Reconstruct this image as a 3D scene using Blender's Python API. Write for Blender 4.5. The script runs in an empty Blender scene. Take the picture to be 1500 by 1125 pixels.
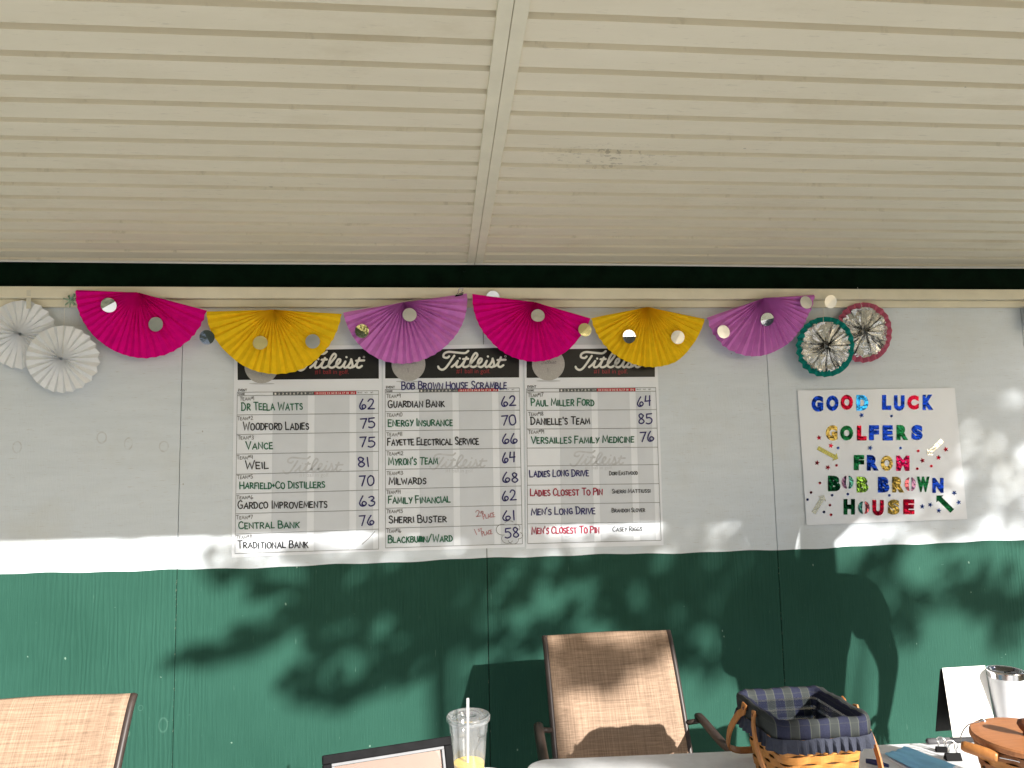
import bpy, bmesh, math, random
from mathutils import Vector, Matrix, noise
import numpy as np
random.seed(7)
rnd = random.random
C = bpy.context.scene.collection

# ------------------------------------------------------------------ camera
F, D, CZ = 1090.0, 3.1, 1.61
YAW, PITCH, ROLL = 0.1019, 0.0992, -0.0201
def cam_basis():
    cy, sy, cp, sp = math.cos(YAW), math.sin(YAW), math.cos(PITCH), math.sin(PITCH)
    f = Vector((sy*cp, cy*cp, sp)); r = Vector((cy, -sy, 0)); u = r.cross(f)
    c, s = math.cos(ROLL), math.sin(ROLL)
    return c*r + s*u, -s*r + c*u, f
CR, CU, CF = cam_basis()
CAM = Vector((0, -D, CZ))
cd = bpy.data.cameras.new('camera'); cam = bpy.data.objects.new('camera', cd); C.objects.link(cam)
m3 = Matrix((CR, CU, -CF)).transposed()
cam.matrix_world = Matrix.Translation(CAM) @ m3.to_4x4()
cd.sensor_width = 36; cd.lens = F/1500*36; cd.clip_start = 0.05; cd.clip_end = 600
bpy.context.scene.camera = cam

# ------------------------------------------------------------------ sky, sun, exposure
SUN = Vector((-.65, 1, -.52)).normalized()
el = math.asin(-SUN.z); toward = -SUN
w = bpy.data.worlds.new('World'); bpy.context.scene.world = w; w.use_nodes = True
nt = w.node_tree; bg = nt.nodes['Background']
sky = nt.nodes.new('ShaderNodeTexSky'); sky.sky_type = 'NISHITA'; sky.sun_disc = False
sky.sun_elevation = el; sky.sun_rotation = math.atan2(toward.x, toward.y)
nt.links.new(sky.outputs[0], bg.inputs[0]); bg.inputs[1].default_value = 0.10
ld = bpy.data.lights.new('sun', 'SUN'); ld.energy = 4.8; ld.angle = math.radians(.5); ld.color = (1, .965, .90)
sun = bpy.data.objects.new('sun', ld); C.objects.link(sun)
sun.rotation_euler = SUN.to_track_quat('-Z', 'Y').to_euler(); sun.location = (5, -8, 6)
vs = bpy.context.scene.view_settings
vs.view_transform = 'Standard'; vs.look = 'None'; vs.exposure = 1.2; vs.gamma = 1; vs.use_curve_mapping = False
bpy.context.scene.cycles.max_bounces = 10; bpy.context.scene.cycles.diffuse_bounces = 6
bpy.context.scene.cycles.transparent_max_bounces = 16

# ------------------------------------------------------------------ helpers
def ray(px, py):
    return CF + (px-750)/F*CR - (py-562.5)/F*CU
def W(px, py, off=0.0):                       # photo pixel -> point on the plane y = -off (wall plane)
    d = ray(px, py); return CAM + d*((-off + D)/d.y)
def T(px, py, z):                             # photo pixel -> point on the level plane z
    d = ray(px, py); return CAM + d*((z-CZ)/d.z)

def tag(o, label=None, cat=None, group=None, kind=None):
    for k, v in (('label', label), ('category', cat), ('group', group), ('kind', kind)):
        if v: o[k] = v
    return o
def thing(name, loc, label, cat, group=None):
    o = bpy.data.objects.new(name, None); C.objects.link(o); o.location = loc; o.empty_display_size = .1
    return tag(o, label, cat, group)
class MB:
    def __init__(s): s.v = []; s.f = []; s.uv = None
    def add(s, vs, fs):
        n = len(s.v); s.v += [Vector(p) for p in vs]; s.f += [tuple(i+n for i in f) for f in fs]
    def box(s, a, b):
        x0, y0, z0 = a; x1, y1, z1 = b
        s.add([(x0,y0,z0),(x1,y0,z0),(x1,y1,z0),(x0,y1,z0),(x0,y0,z1),(x1,y0,z1),(x1,y1,z1),(x0,y1,z1)],
              [(0,3,2,1),(4,5,6,7),(0,1,5,4),(1,2,6,5),(2,3,7,6),(3,0,4,7)])
    def obox(s, c, ax, ay, az):               # oriented box: centre and three half-axes
        c, ax, ay, az = map(Vector, (c, ax, ay, az))
        s.add([c+i*ax+j*ay+k*az for k in (-1,1) for j in (-1,1) for i in (-1,1)],
              [(0,2,3,1),(4,5,7,6),(0,1,5,4),(1,3,7,5),(3,2,6,7),(2,0,4,6)])
    def tube(s, pts, r, n=10, cap=True, flat=1.0):
        pts = [Vector(p) for p in pts]; k = len(pts)
        rs = r if isinstance(r, (list, tuple)) else [r]*k
        up = Vector((0,0,1)); base = len(s.v); prev = None
        for i, p in enumerate(pts):
            t = (pts[min(i+1,k-1)] - pts[max(i-1,0)]).normalized()
            if prev is None:
                a = t.cross(up); a = t.cross(Vector((1,0,0))) if a.length < .05 else a
            else: a = prev - t*prev.dot(t)
            a.normalize(); prev = a; b = t.cross(a)
            for j in range(n):
                q = 2*math.pi*j/n; s.v.append(p + rs[i]*(math.cos(q)*a + flat*math.sin(q)*b))
        for i in range(k-1):
            for j in range(n):
                j2 = (j+1) % n; s.f.append((base+i*n+j, base+i*n+j2, base+(i+1)*n+j2, base+(i+1)*n+j))
        if cap:
            s.f.append(tuple(base+j for j in range(n))[::-1]); s.f.append(tuple(base+(k-1)*n+j for j in range(n)))
    def lathe(s, prof, c=(0,0,0), n=48, sx=1, sy=1):
        c = Vector(c); base = len(s.v); k = len(prof)
        for r, z in prof:
            for j in range(n):
                q = 2*math.pi*j/n; s.v.append(c + Vector((r*math.cos(q)*sx, r*math.sin(q)*sy, z)))
        for i in range(k-1):
            for j in range(n):
                j2 = (j+1) % n; s.f.append((base+i*n+j, base+i*n+j2, base+(i+1)*n+j2, base+(i+1)*n+j))
    def build(s, name, m, parent=None, smooth=False, loc=None, sub=0, solid=0, bevel=0, label=None):
        me = bpy.data.meshes.new(name)
        o0 = Vector(loc) if loc is not None else (parent_world(parent) if parent else Vector((0,0,0)))
        me.from_pydata([p - o0 for p in s.v], [], s.f); me.update()
        for mm in (m if isinstance(m, (list, tuple)) else [m]): me.materials.append(mm)
        o = bpy.data.objects.new(name, me); C.objects.link(o)
        if parent: o.parent = parent
        elif loc is not None: o.location = o0
        if smooth: me.polygons.foreach_set('use_smooth', [True]*len(me.polygons))
        if solid: md = o.modifiers.new('thick', 'SOLIDIFY'); md.thickness = solid; md.offset = 0
        if bevel:
            md = o.modifiers.new('bevel', 'BEVEL'); md.width = bevel; md.segments = 3; md.limit_method = 'ANGLE'
        if sub: md = o.modifiers.new('sub', 'SUBSURF'); md.levels = sub; md.render_levels = sub
        if label: o['label'] = label
        return o
def parent_world(p):
    v = Vector((0,0,0))
    while p: v += p.location; p = p.parent
    return v
def children(o): return [c for c in bpy.data.objects if c.parent == o]
def copy_tree(o, parent=None):
    c = o.copy(); C.objects.link(c); c.parent = parent
    for ch in children(o): copy_tree(ch, c)
    return c
def smooth_path(pts, n=6):
    P = [Vector(p) for p in pts]
    if len(P) < 3: return P
    Q = [2*P[0]-P[1]] + P + [2*P[-1]-P[-2]]; out = []
    for i in range(1, len(Q)-2):
        a, b, c, d = Q[i-1:i+3]
        for k in range(n):
            t = k/n
            out.append(.5*((2*b) + (c-a)*t + (2*a-5*b+4*c-d)*t*t + (3*b-a-3*c+d)*t**3))
    out.append(P[-1]); return out

# ------------------------------------------------------------------ materials
class NT:
    def __init__(s, name):
        s.m = bpy.data.materials.new(name); s.m.use_nodes = True; s.t = s.m.node_tree
        s.b = s.t.nodes['Principled BSDF']; s.out = s.t.nodes['Material Output']
    def n(s, typ, ins=None, **kw):
        o = s.t.nodes.new('ShaderNode'+typ)
        for k, v in kw.items(): setattr(o, k, v)
        for k, v in (ins or {}).items():
            if hasattr(v, 'links') or isinstance(v, bpy.types.NodeSocket): s.t.links.new(v, o.inputs[k])
            else: o.inputs[k].default_value = v
        return o
    def math(s, op, a, b=0.0, clamp=False):
        return s.n('Math', {0: a, 1: b}, operation=op, use_clamp=clamp).outputs[0]
    def mix(s, f, a, b):
        o = s.n('Mix', data_type='RGBA'); 
        for i, v in ((0, f), (6, a), (7, b)):
            if isinstance(v, bpy.types.NodeSocket): s.t.links.new(v, o.inputs[i])
            else: o.inputs[i].default_value = v if i == 0 else (*v[:3], 1)
        return o.outputs[2]
    def coord(s, scale=(1,1,1), rot=(0,0,0), which='Object'):
        tc = s.n('TexCoord'); mp = s.n('Mapping', {0: tc.outputs[which]})
        mp.inputs['Scale'].default_value = scale; mp.inputs['Rotation'].default_value = rot
        return mp.outputs[0]
    def noise(s, vec, scale=5, det=4, rough=.6, lo=.4, hi=.6):
        o = s.n('TexNoise', {'Vector': vec, 'Scale': scale, 'Detail': det, 'Roughness': rough})
        r = s.n('MapRange', {0: o.outputs[0], 1: lo, 2: hi}); return r.outputs[0]
    def geo(s): return s.n('NewGeometry').outputs['Position']
    def set(s, **kw):
        for k, v in kw.items():
            k = {'col': 'Base Color', 'rough': 'Roughness', 'metal': 'Metallic', 'trans': 'Transmission Weight', 'spec': 'Specular IOR Level', 'normal': 'Normal', 'sss': 'Subsurface Weight', 'coat': 'Coat Weight', 'ior': 'IOR', 'alpha': 'Alpha'}[k]
            if isinstance(v, bpy.types.NodeSocket): s.t.links.new(v, s.b.inputs[k])
            else: s.b.inputs[k].default_value = (*v, 1) if isinstance(v, tuple) and len(v) == 3 else v
        return s
    def bump(s, h, strength=.3, dist=.01):
        return s.n('Bump', {'Height': h, 'Strength': strength, 'Distance': dist}).outputs[0]
def simple(name, col, rough=.6, metal=0, var=.12, scale=30, bump=0, bscale=200, spec=.4):
    k = NT(name); v = k.coord(which='Object')
    f = k.noise(v, scale, 4, .6, .3, .7)
    a = tuple(c*(1-var) for c in col); b = tuple(min(1, c*(1+var)) for c in col)
    k.set(col=k.mix(f, a, b), rough=rough, metal=metal, spec=spec)
    if bump: k.set(normal=k.bump(k.noise(v, bscale, 3, .6, .2, .8), bump, .002))
    return k.m

def rings_mask(k, pos, rings):                 # faint ring marks left on the paint by tape and cups
    tot = None
    sep = k.n('SeparateXYZ', {0: pos})
    for (px, py, rx, ry) in rings:
        p = W(px, py)
        dx = k.math('DIVIDE', k.math('SUBTRACT', sep.outputs[0], p.x), rx/352)
        dz = k.math('DIVIDE', k.math('SUBTRACT', sep.outputs[2], p.z), ry/352)
        r = k.math('SQRT', k.math('ADD', k.math('MULTIPLY', dx, dx), k.math('MULTIPLY', dz, dz)))
        e = k.math('SUBTRACT', 1.0, k.math('MULTIPLY', k.math('ABSOLUTE', k.math('SUBTRACT', r, 1.0)), 4.5), True)
        tot = e if tot is None else k.math('MAXIMUM', tot, e)
    return tot

def mat_white_wall():
    k = NT('white_wall_paint'); p = k.geo()
    streak = k.noise(k.n('Mapping', {0: p, 'Scale': (1.2, 1, 9)}).outputs[0], 3, 5, .65, .35, .7)
    col = k.mix(streak, (.655,.71,.765), (.71,.765,.825))
    blot = k.noise(p, 2.3, 4, .6, .5, .72)
    col = k.mix(k.math('MULTIPLY', blot, .5), col, (.60,.61,.58))
    rm = rings_mask(k, p, [(25,655,5.5,7.5),(149,641,6,7.5),(188,650,5,8),(240,654,6,7),(118,800,6,6),(40,800,6,5)])
    brk = k.noise(p, 60, 2, .5, .3, .6)
    col = k.mix(k.math('MULTIPLY', k.math('MULTIPLY', rm, brk), .42), col, (.33,.30,.27))
    v = k.n('TexVoronoi', {'Vector': k.n('Mapping', {0: p, 'Scale': (1, 1, .8)}).outputs[0], 'Scale': 9.0})
    spk = k.math('LESS_THAN', k.math('ADD', v.outputs['Distance'], k.math('MULTIPLY', k.noise(p, 90, 2, .5, 0, 1), .03)), .04)
    sel = k.math('GREATER_THAN', k.n('SeparateXYZ', {0: v.outputs['Color']}).outputs[0], .5)
    col = k.mix(k.math('MULTIPLY', k.math('MULTIPLY', spk, sel), .6), col, (.30,.27,.23))
    scr = k.noise(k.n('Mapping', {0: p, 'Scale': (6, 1, 70), 'Rotation': (0, .05, 0)}).outputs[0], 4, 2, .5, .63, .73)
    col = k.mix(k.math('MULTIPLY', scr, .45), col, (.45,.42,.38))
    k.set(col=col, rough=.62, spec=.3)
    h = k.noise(k.n('Mapping', {0: p, 'Scale': (30, 1, 4)}).outputs[0], 6, 4, .6, .2, .8)
    k.set(normal=k.bump(h, .18, .003)); return k.m
def mat_green_wall():
    k = NT('green_wall_paint'); p = k.geo()
    g = k.noise(k.n('Mapping', {0: p, 'Scale': (34, 1, 1.6)}).outputs[0], 5, 5, .65, .3, .72)
    b = k.noise(p, 1.6, 5, .6, .35, .68)
    col = k.mix(b, (.019,.066,.048), (.026,.084,.062))
    col = k.mix(k.math('MULTIPLY', g, .35), col, (.034,.102,.076))
    v = k.n('TexVoronoi', {'Vector': k.n('Mapping', {0: p, 'Scale': (1, 1, .7)}).outputs[0], 'Scale': 15.0})
    spk = k.math('LESS_THAN', k.math('ADD', v.outputs['Distance'], k.math('MULTIPLY', k.noise(p, 120, 2, .5, 0, 1), .10)), .10)
    sel = k.math('GREATER_THAN', k.n('SeparateXYZ', {0: v.outputs['Color']}).outputs[0], .55)
    col = k.mix(k.math('MULTIPLY', k.math('MULTIPLY', spk, sel), .55), col, (.24,.36,.29))
    rm = rings_mask(k, p, [(239,1062,5.5,9),(206,1037,3,3.5),(183,1075,6,5)])
    col = k.mix(k.math('MULTIPLY', rm, .2), col, (.16,.30,.24))
    scr = k.noise(k.n('Mapping', {0: p, 'Scale': (55, 1, 5), 'Rotation': (0, .3, 0)}).outputs[0], 3, 2, .5, .73, .78)
    col = k.mix(k.math('MULTIPLY', scr, .4), col, (.16,.28,.22))
    sx = k.n('SeparateXYZ', {0: p}).outputs[0]                 # paint chipped along the sheet joints
    jn = None
    for x_ in (-1.0207, .1996, 1.4405):
        e = k.math('SUBTRACT', 1.0, k.math('MULTIPLY', k.math('ABSOLUTE', k.math('SUBTRACT', sx, x_)), 60.0), True)
        jn = e if jn is None else k.math('MAXIMUM', jn, e)
    chip = k.math('GREATER_THAN', k.math('MULTIPLY', jn, k.noise(k.n('Mapping', {0: p, 'Scale': (50, 1, 18)}).outputs[0], 4, 3, .7, .3, .75)), .62)
    col = k.mix(k.math('MULTIPLY', chip, .6), col, (.22,.27,.19))
    sc2 = k.noise(k.n('Mapping', {0: p, 'Scale': (9, 1, 30), 'Rotation': (0, -.2, 0)}).outputs[0], 4, 2, .5, .74, .77)
    col = k.mix(k.math('MULTIPLY', sc2, .35), col, (.14,.24,.19))
    k.set(col=col, rough=.65, spec=.05)
    wv = k.n('TexWave', {'Vector': k.n('Mapping', {0: p, 'Scale': (1, 1, .12)}).outputs[0], 'Scale': 16.0, 'Distortion': 9.0, 'Detail': 3.0, 'Detail Scale': 1.6}, bands_direction='X').outputs['Fac']
    msk = k.noise(k.n('Mapping', {0: p, 'Scale': (1, 1, .6), 'Location': (3.7, 0, 0)}).outputs[0], 1.3, 2, .5, .44, .60)
    hh = k.math('ADD', k.math('MULTIPLY', g, .5), k.math('MULTIPLY', k.math('MULTIPLY', wv, msk), .9))
    k.set(normal=k.bump(hh, .32, .004)); return k.m
def mat_ceiling():
    k = NT('cream_ceiling_paint'); p = k.geo()
    n1 = k.noise(k.n('Mapping', {0: p, 'Scale': (.8, 3, 1)}).outputs[0], 2.5, 5, .6, .3, .7)
    col = k.mix(n1, (.76,.695,.545), (.82,.755,.605))
    st = k.noise(k.n('Mapping', {0: p, 'Scale': (2, 10, 1)}).outputs[0], 9, 4, .7, .60, .74)
    col = k.mix(k.math('MULTIPLY', st, .4), col, (.42,.37,.28))
    v = k.n('TexVoronoi', {'Vector': k.n('Mapping', {0: p, 'Scale': (.7, 1.2, 1)}).outputs[0], 'Scale': 6.0})
    spk = k.math('LESS_THAN', k.math('ADD', v.outputs['Distance'], k.math('MULTIPLY', k.noise(p, 60, 2, .5, 0, 1), .05)), .05)
    sel = k.math('GREATER_THAN', k.n('SeparateXYZ', {0: v.outputs['Color']}).outputs[0], .58)
    col = k.mix(k.math('MULTIPLY', k.math('MULTIPLY', spk, sel), .5), col, (.25,.22,.17))
    sep = k.n('SeparateXYZ', {0: p})                           # a grubby patch right of the batten and faint water marks
    cxp = ray(895, 230); tt = (Z_CEIL+.07*D-CZ)/(cxp.z+.07*cxp.y); q_ = CAM+cxp*tt
    dx = k.math('DIVIDE', k.math('SUBTRACT', sep.outputs[0], q_.x), .26); dy = k.math('DIVIDE', k.math('SUBTRACT', sep.outputs[1], q_.y), .11)
    near = k.math('SUBTRACT', 1.0, k.math('ADD', k.math('MULTIPLY', dx, dx), k.math('MULTIPLY', dy, dy)), True)
    sp = k.noise(k.n('Mapping', {0: p, 'Scale': (1, 1.8, 1)}).outputs[0], 42, 3, .7, .57, .63)
    col = k.mix(k.math('MULTIPLY', k.math('MULTIPLY', near, sp), .45), col, (.16,.12,.08))
    wm = k.noise(k.n('Mapping', {0: p, 'Scale': (.7, 1.4, 1)}).outputs[0], 3.1, 6, .75, .56, .70)
    col = k.mix(k.math('MULTIPLY', wm, .22), col, (.52,.43,.28))
    k.set(col=col, rough=.6, spec=.3)
    k.set(normal=k.bump(k.noise(p, 14, 3, .5, .2, .8), .12, .004)); return k.m
def mat_sling():
    k = NT('tan_sling_weave'); v = k.coord()
    a = k.noise(k.n('Mapping', {0: v, 'Scale': (150, 3, 3)}).outputs[0], 2, 4, .7, .32, .68)
    b = k.noise(k.n('Mapping', {0: v, 'Scale': (3, 110, 130)}).outputs[0], 2, 4, .7, .32, .68)
    f = k.math('MULTIPLY', k.math('ADD', a, b), .5)
    col = k.mix(f, (.135,.088,.060), (.43,.300,.210))
    k.set(col=col, rough=.75, spec=.2, normal=k.bump(f, .3, .001)); return k.m
def mat_paper(name, col, trans=.3, var=.08):
    k = NT(name); v = k.coord()
    f = k.noise(v, 25, 4, .6, .3, .7)
    c = k.mix(f, tuple(x*(1-var) for x in col), tuple(min(1, x*(1+var)) for x in col))
    fib = k.noise(k.n('Mapping', {0: v, 'Scale': (1, 1, 1)}).outputs[0], 260, 3, .6, .2, .8)
    nb = k.bump(fib, .15, .001)
    d = k.n('BsdfDiffuse', {'Color': c, 'Normal': nb}); t = k.n('BsdfTranslucent', {'Color': c})
    mx = k.n('MixShader', {0: trans, 1: d.outputs[0], 2: t.outputs[0]})
    k.t.links.new(mx.outputs[0], k.out.inputs[0]); return k.m
def mat_foil(name, col, rough=.12, bump=.3, bscale=40, metal=1.0):
    k = NT(name); v = k.coord()
    f = k.noise(v, bscale, 3, .6, .2, .8)
    k.set(col=k.mix(k.noise(v, 15, 2, .5, .3, .7), tuple(x*.85 for x in col), col), metal=metal, rough=rough, normal=k.bump(f, bump, .004)); return k.m
def mat_clear(name, tint=(1,1,1), gloss=.12, rough=.06, haze=0.0):
    k = NT(name)
    fr = k.n('LayerWeight', {'Blend': .25})
    tr = k.n('BsdfTransparent', {'Color': (*tint, 1)}); gl = k.n('BsdfGlossy', {'Roughness': rough})
    f = k.math('ADD', k.math('MULTIPLY', fr.outputs['Facing'], .55), gloss, True)
    mx = k.n('MixShader', {0: f, 1: tr.outputs[0], 2: gl.outputs[0]})
    if haze: mx = k.n('MixShader', {0: haze, 1: mx.outputs[0], 2: k.n('BsdfDiffuse', {'Color': (.85,.86,.88,1)}).outputs[0]})
    k.t.links.new(mx.outputs[0], k.out.inputs[0]); return k.m
def mat_wood(name, a, b, sc=(4, 4, 60), rough=.45):
    k = NT(name); v = k.coord(sc)
    f = k.noise(v, 3, 5, .65, .3, .7)
    k.set(col=k.mix(f, a, b), rough=rough, spec=.4, normal=k.bump(f, .12, .002)); return k.m
def mat_plaid():
    k = NT('navy_plaid_cloth'); v = k.coord(); s = k.n('SeparateXYZ', {0: v})
    def band(axis, period, width, ph):
        fr = k.math('FRACT', k.math('ADD', k.math('DIVIDE', s.outputs[axis], period), ph))
        return k.math('LESS_THAN', k.math('ABSOLUTE', k.math('SUBTRACT', fr, .5)), width*.5)
    n = k.noise(v, 300, 2, .6, .2, .8)
    col = k.mix(n, (.019,.021,.040), (.030,.033,.058))
    ol = (.045,.050,.044); lt = (.095,.10,.08)
    wx = k.math('MAXIMUM', k.math('MULTIPLY', band(0, .052, .42, .1), .8), 0)
    col = k.mix(k.math('MULTIPLY', wx, 1.0), col, ol)
    e = k.math('SUBTRACT', band(0, .052, .48, .1), band(0, .052, .40, .1))
    col = k.mix(k.math('MULTIPLY', e, .7), col, lt)
    col = k.mix(k.math('MULTIPLY', band(1, .052, .42, .2), .0), col, ol)
    col = k.mix(k.math('MULTIPLY', band(2, .047, .04, .35), .2), col, lt)
    k.set(col=col, rough=.9, spec=.1, normal=k.bump(k.noise(v, 500, 2, .5, .2, .8), .3, .001)); return k.m

Z_CEIL = CZ+.833
M = {}
M['white_wall'] = mat_white_wall(); M['green_wall'] = mat_green_wall(); M['ceiling'] = mat_ceiling()
M['beam'] = simple('dark_green_beam_paint', (.0022,.010,.005), .7, var=.4, scale=12, spec=.04)
M['trim'] = simple('cream_trim_paint', (.77,.72,.57), .6, var=.06, scale=9, bump=.1)
M['trimwhite'] = simple('white_trim_paint', (.74,.73,.68), .5, var=.06, scale=14)
M['dark'] = simple('dark_gap', (.03,.03,.028), .9)
M['sling'] = mat_sling()
M['bronze'] = simple('bronze_tube_paint', (.040,.028,.024), .42, var=.2, spec=.4)
M['tabletop'] = simple('white_table_plastic', (.74,.75,.77), .42, var=.05, scale=40, bump=.15, bscale=350)
M['greysteel'] = simple('grey_table_steel', (.22,.22,.23), .4, metal=.6)
M['paper'] = simple('white_sign_paper', (.83,.865,.93), .45, var=.02, scale=8, spec=.5)
M['card'] = simple('white_card', (.86,.84,.80), .7, var=.02)
M['black'] = simple('black_print', (.012,.012,.013), .4, var=.3, scale=20)
M['shade'] = simple('grey_column_print', (.68,.715,.775), .45, var=.03, scale=8)
M['strip'] = simple('dark_grey_print', (.10,.11,.115), .5); M['redstrip'] = simple('red_print', (.50,.02,.035), .5)
M['line'] = simple('thin_grey_print', (.22,.23,.25), .6); M['wm'] = simple('pale_grey_print', (.58,.60,.64), .5)
M['logo'] = simple('white_logo_print', (.80,.79,.74), .5, var=.03); M['slogan'] = simple('dull_red_print', (.36,.03,.04), .5)
M['ink_black'] = simple('black_marker_ink', (.012,.012,.016), .5, var=.4, scale=60); M['ink_green'] = simple('green_marker_ink', (.006,.125,.062), .5, var=.4, scale=60)
M['ink_navy'] = simple('navy_marker_ink', (.018,.014,.135), .5, var=.4, scale=60); M['ink_red'] = simple('red_marker_ink', (.36,.012,.05), .5, var=.4, scale=60)
M['ink_grey'] = simple('grey_pencil', (.20,.20,.21), .6, var=.3, scale=60); M['ink_pale'] = simple('pale_red_ink', (.46,.17,.18), .6, var=.3)
M['magenta'] = mat_paper('magenta_tissue', (.78,.004,.27), .12); M['yellow'] = mat_paper('yellow_tissue', (.93,.62,.02), .12); M['purple'] = mat_paper('purple_tissue', (.68,.23,.65), .12)
M['whitepaper'] = mat_paper('white_fan_paper', (.82,.845,.885), .05, .03)
M['teal'] = mat_paper('teal_tissue', (.015,.28,.25), .25); M['pinkrim'] = mat_paper('dusty_pink_tissue', (.58,.15,.24), .2)
M['foil'] = mat_foil('silver_foil', (.88,.88,.87), .12, .8, 70)
M['mirror'] = mat_foil('mirror_foil', (.90,.90,.88), .06, .06, 25); M['goldfoil'] = mat_foil('pale_gold_foil', (.88,.80,.42), .1, .15, 25); M['satin'] = mat_foil('satin_silver_foil', (.80,.80,.80), .32, .08, 25)
M['string'] = simple('white_string', (.70,.68,.60), .8); M['tape'] = simple('cream_tape', (.66,.63,.52), .4)
M['greenfoil'] = mat_foil('green_silver_ribbon', (.45,.62,.50), .25, .4, 40)
M['chrome'] = simple('bright_steel', (.75,.75,.76), .14, metal=1, var=.04)
M['clipblack'] = simple('black_clip_enamel', (.004,.004,.0045), .55, spec=.06)
M['clear'] = mat_clear('clear_cup_plastic', (.96,.97,.98), .07, .05, .09); M['clearin'] = mat_clear('clear_insert_plastic', (.80,.82,.85), .10, .08); M['glass'] = mat_clear('picture_glass', (1,1,1), .02, .02)
M['straw'] = simple('white_straw', (.78,.78,.80), .4); M['juice'] = simple('orange_juice', (.86,.56,.03), .25, var=.06)
M['frame'] = simple('black_frame_wood', (.008,.008,.009), .65, var=.3, spec=.06); M['bevelgrey'] = simple('grey_frame_lip', (.20,.20,.21), .6, spec=.2)
M['peach'] = simple('peach_picture_paper', (.20,.117,.085), .6, var=.06, scale=9)
M['splint'] = mat_wood('honey_splint_wood', (.36,.145,.030), (.56,.25,.06), (9, 9, 60)); M['splintdark'] = mat_wood('brown_splint_wood', (.20,.075,.022), (.33,.13,.04), (9, 9, 60))
M['handle'] = mat_wood('warm_handle_wood', (.30,.115,.030), (.44,.18,.05), (30, 30, 6)); M['lid'] = mat_wood('orange_lid_wood', (.38,.145,.055), (.48,.20,.08), (3, 40, 20)); M['knob'] = mat_wood('dark_knob_wood', (.12,.04,.02), (.2,.07,.03))
M['stake'] = simple('dark_basket_inside', (.05,.022,.010), .8)
M['plaid'] = mat_plaid(); M['ruffle'] = simple('slate_navy_ruffle', (.030,.034,.052), .9, var=.2, scale=90)
M['tumbler'] = simple('white_powder_coat', (.62,.63,.66), .35, var=.02, bump=.1, bscale=400)
M['bluesheet'] = mat_paper('sky_blue_plastic', (.30,.66,1.0), .1, .08); M['blueink'] = simple('navy_plastic', (.01,.025,.13), .4)
M['markerbody'] = simple('charcoal_marker_plastic', (.035,.035,.038), .6, spec=.15)

# ------------------------------------------------------------------ ground
k = NT('lawn_grass'); p = k.geo()
k.set(col=k.mix(k.noise(p, .6, 6, .7, .3, .7), (.075,.085,.028), (.15,.135,.06)), rough=.9, normal=k.bump(k.noise(p, 40, 3, .6, .2, .8), .6, .05))
b = MB(); b.add([(-250,-250,-.03),(250,-250,-.03),(250,250,-.03),(-250,250,-.03)], [(0,1,2,3)])
tag(b.build('lawn', k.m, loc=(0,0,-.03)), 'short dry lawn around the porch', 'lawn', kind='structure')
k = NT('pale_concrete'); p = k.geo()
k.set(col=k.mix(k.noise(p, 3, 6, .7, .3, .7), (.44,.435,.42), (.56,.55,.53)), rough=.85, normal=k.bump(k.noise(p, 80, 3, .6, .2, .8), .3, .01))
b = MB(); b.box((-7,-6.5,-.12), (6.5,.0,0))
tag(b.build('patio', k.m, loc=(0,-3,-.12)), 'pale concrete slab under the porch', 'patio', kind='structure')

b = MB(); b.add([(-7,-.85,.004),(6.5,-.85,.004),(6.5,-.001,.004),(-7,-.001,.004)], [(0,1,2,3)])  # unseen dark strip, added to cut light bounced onto the lower wall
k = NT('added_dark_gravel'); p = k.geo()
k.set(col=k.mix(k.noise(p, 70, 4, .7, .3, .7), (.035,.033,.03), (.11,.105,.095)), rough=.95, normal=k.bump(k.noise(p, 90, 3, .6, .2, .8), .8, .02))
tag(b.build('bounce_cut_strip', k.m, loc=(0,-.4,.004)), 'dark gravel strip added along the foot of the wall to cut bounce light', 'gravel', kind='structure')

# ------------------------------------------------------------------ building
BX0, BX1 = -6.0, 4.2
Z_LEDGE, Z_BEAM, Z_BOUND = CZ+.713, CZ+.820, CZ-.409
CEIL_S, EAVE, XR = .070, 2.38, 3.2
bld = thing('porch_building', (0, 0, 0), 'porch wall painted white above and green below under a cream plank ceiling', 'building')
seams = [-6.0, -3.46, -2.24, -1.0207, .1996, 1.4405, 2.66, 4.2]
def zb(x): return Z_BOUND + .0035*math.sin(3.1*x+.5) + .002*math.sin(11*x) + .0015*math.sin(29*x+1)
def panel(x0, x1, up):
    b = MB(); n = max(2, int((x1-x0)/.03)); xs = [x0+(x1-x0)*i/n for i in range(n+1)]
    zt, zbm = Z_LEDGE-.002, 0.0
    v = []
    for x in xs:
        lo, hi = (zb(x), zt) if up else (zbm, zb(x))
        v += [(x,0,lo),(x,0,hi),(x,.02,lo),(x,.02,hi)]
    f = []
    for i in range(n):
        a, c = 4*i, 4*i+4
        f += [(a,c,c+1,a+1), (a+1,c+1,c+3,a+3), (a,a+2,c+2,c)]
    f += [(0,1,3,2), (4*n,4*n+2,4*n+3,4*n+1)]
    b.add(v, f)
    return b.build('upper_panel' if up else 'lower_panel', M['white_wall' if up else 'green_wall'], bld)
for a, c in zip(seams[:-1], seams[1:]):
    g = .0016
    panel(a+g, c-g, True); panel(a+g, c-g, False)
b = MB(); b.box((BX0,.021,0), (BX1,.12,Z_BEAM+.5)); b.build('wall_backing', M['dark'], bld)
# ledge: two stepped boards
b = MB(); b.box((BX0,-.042,Z_LEDGE-.046), (BX1,.004,Z_LEDGE)); b.build('ledge', M['trim'], bld, bevel=.003)
b = MB(); b.box((BX0,-.016,Z_LEDGE-.078), (BX1,-.001,Z_LEDGE-.047)); b.build('ledge', M['trim'], bld, bevel=.002)
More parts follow.
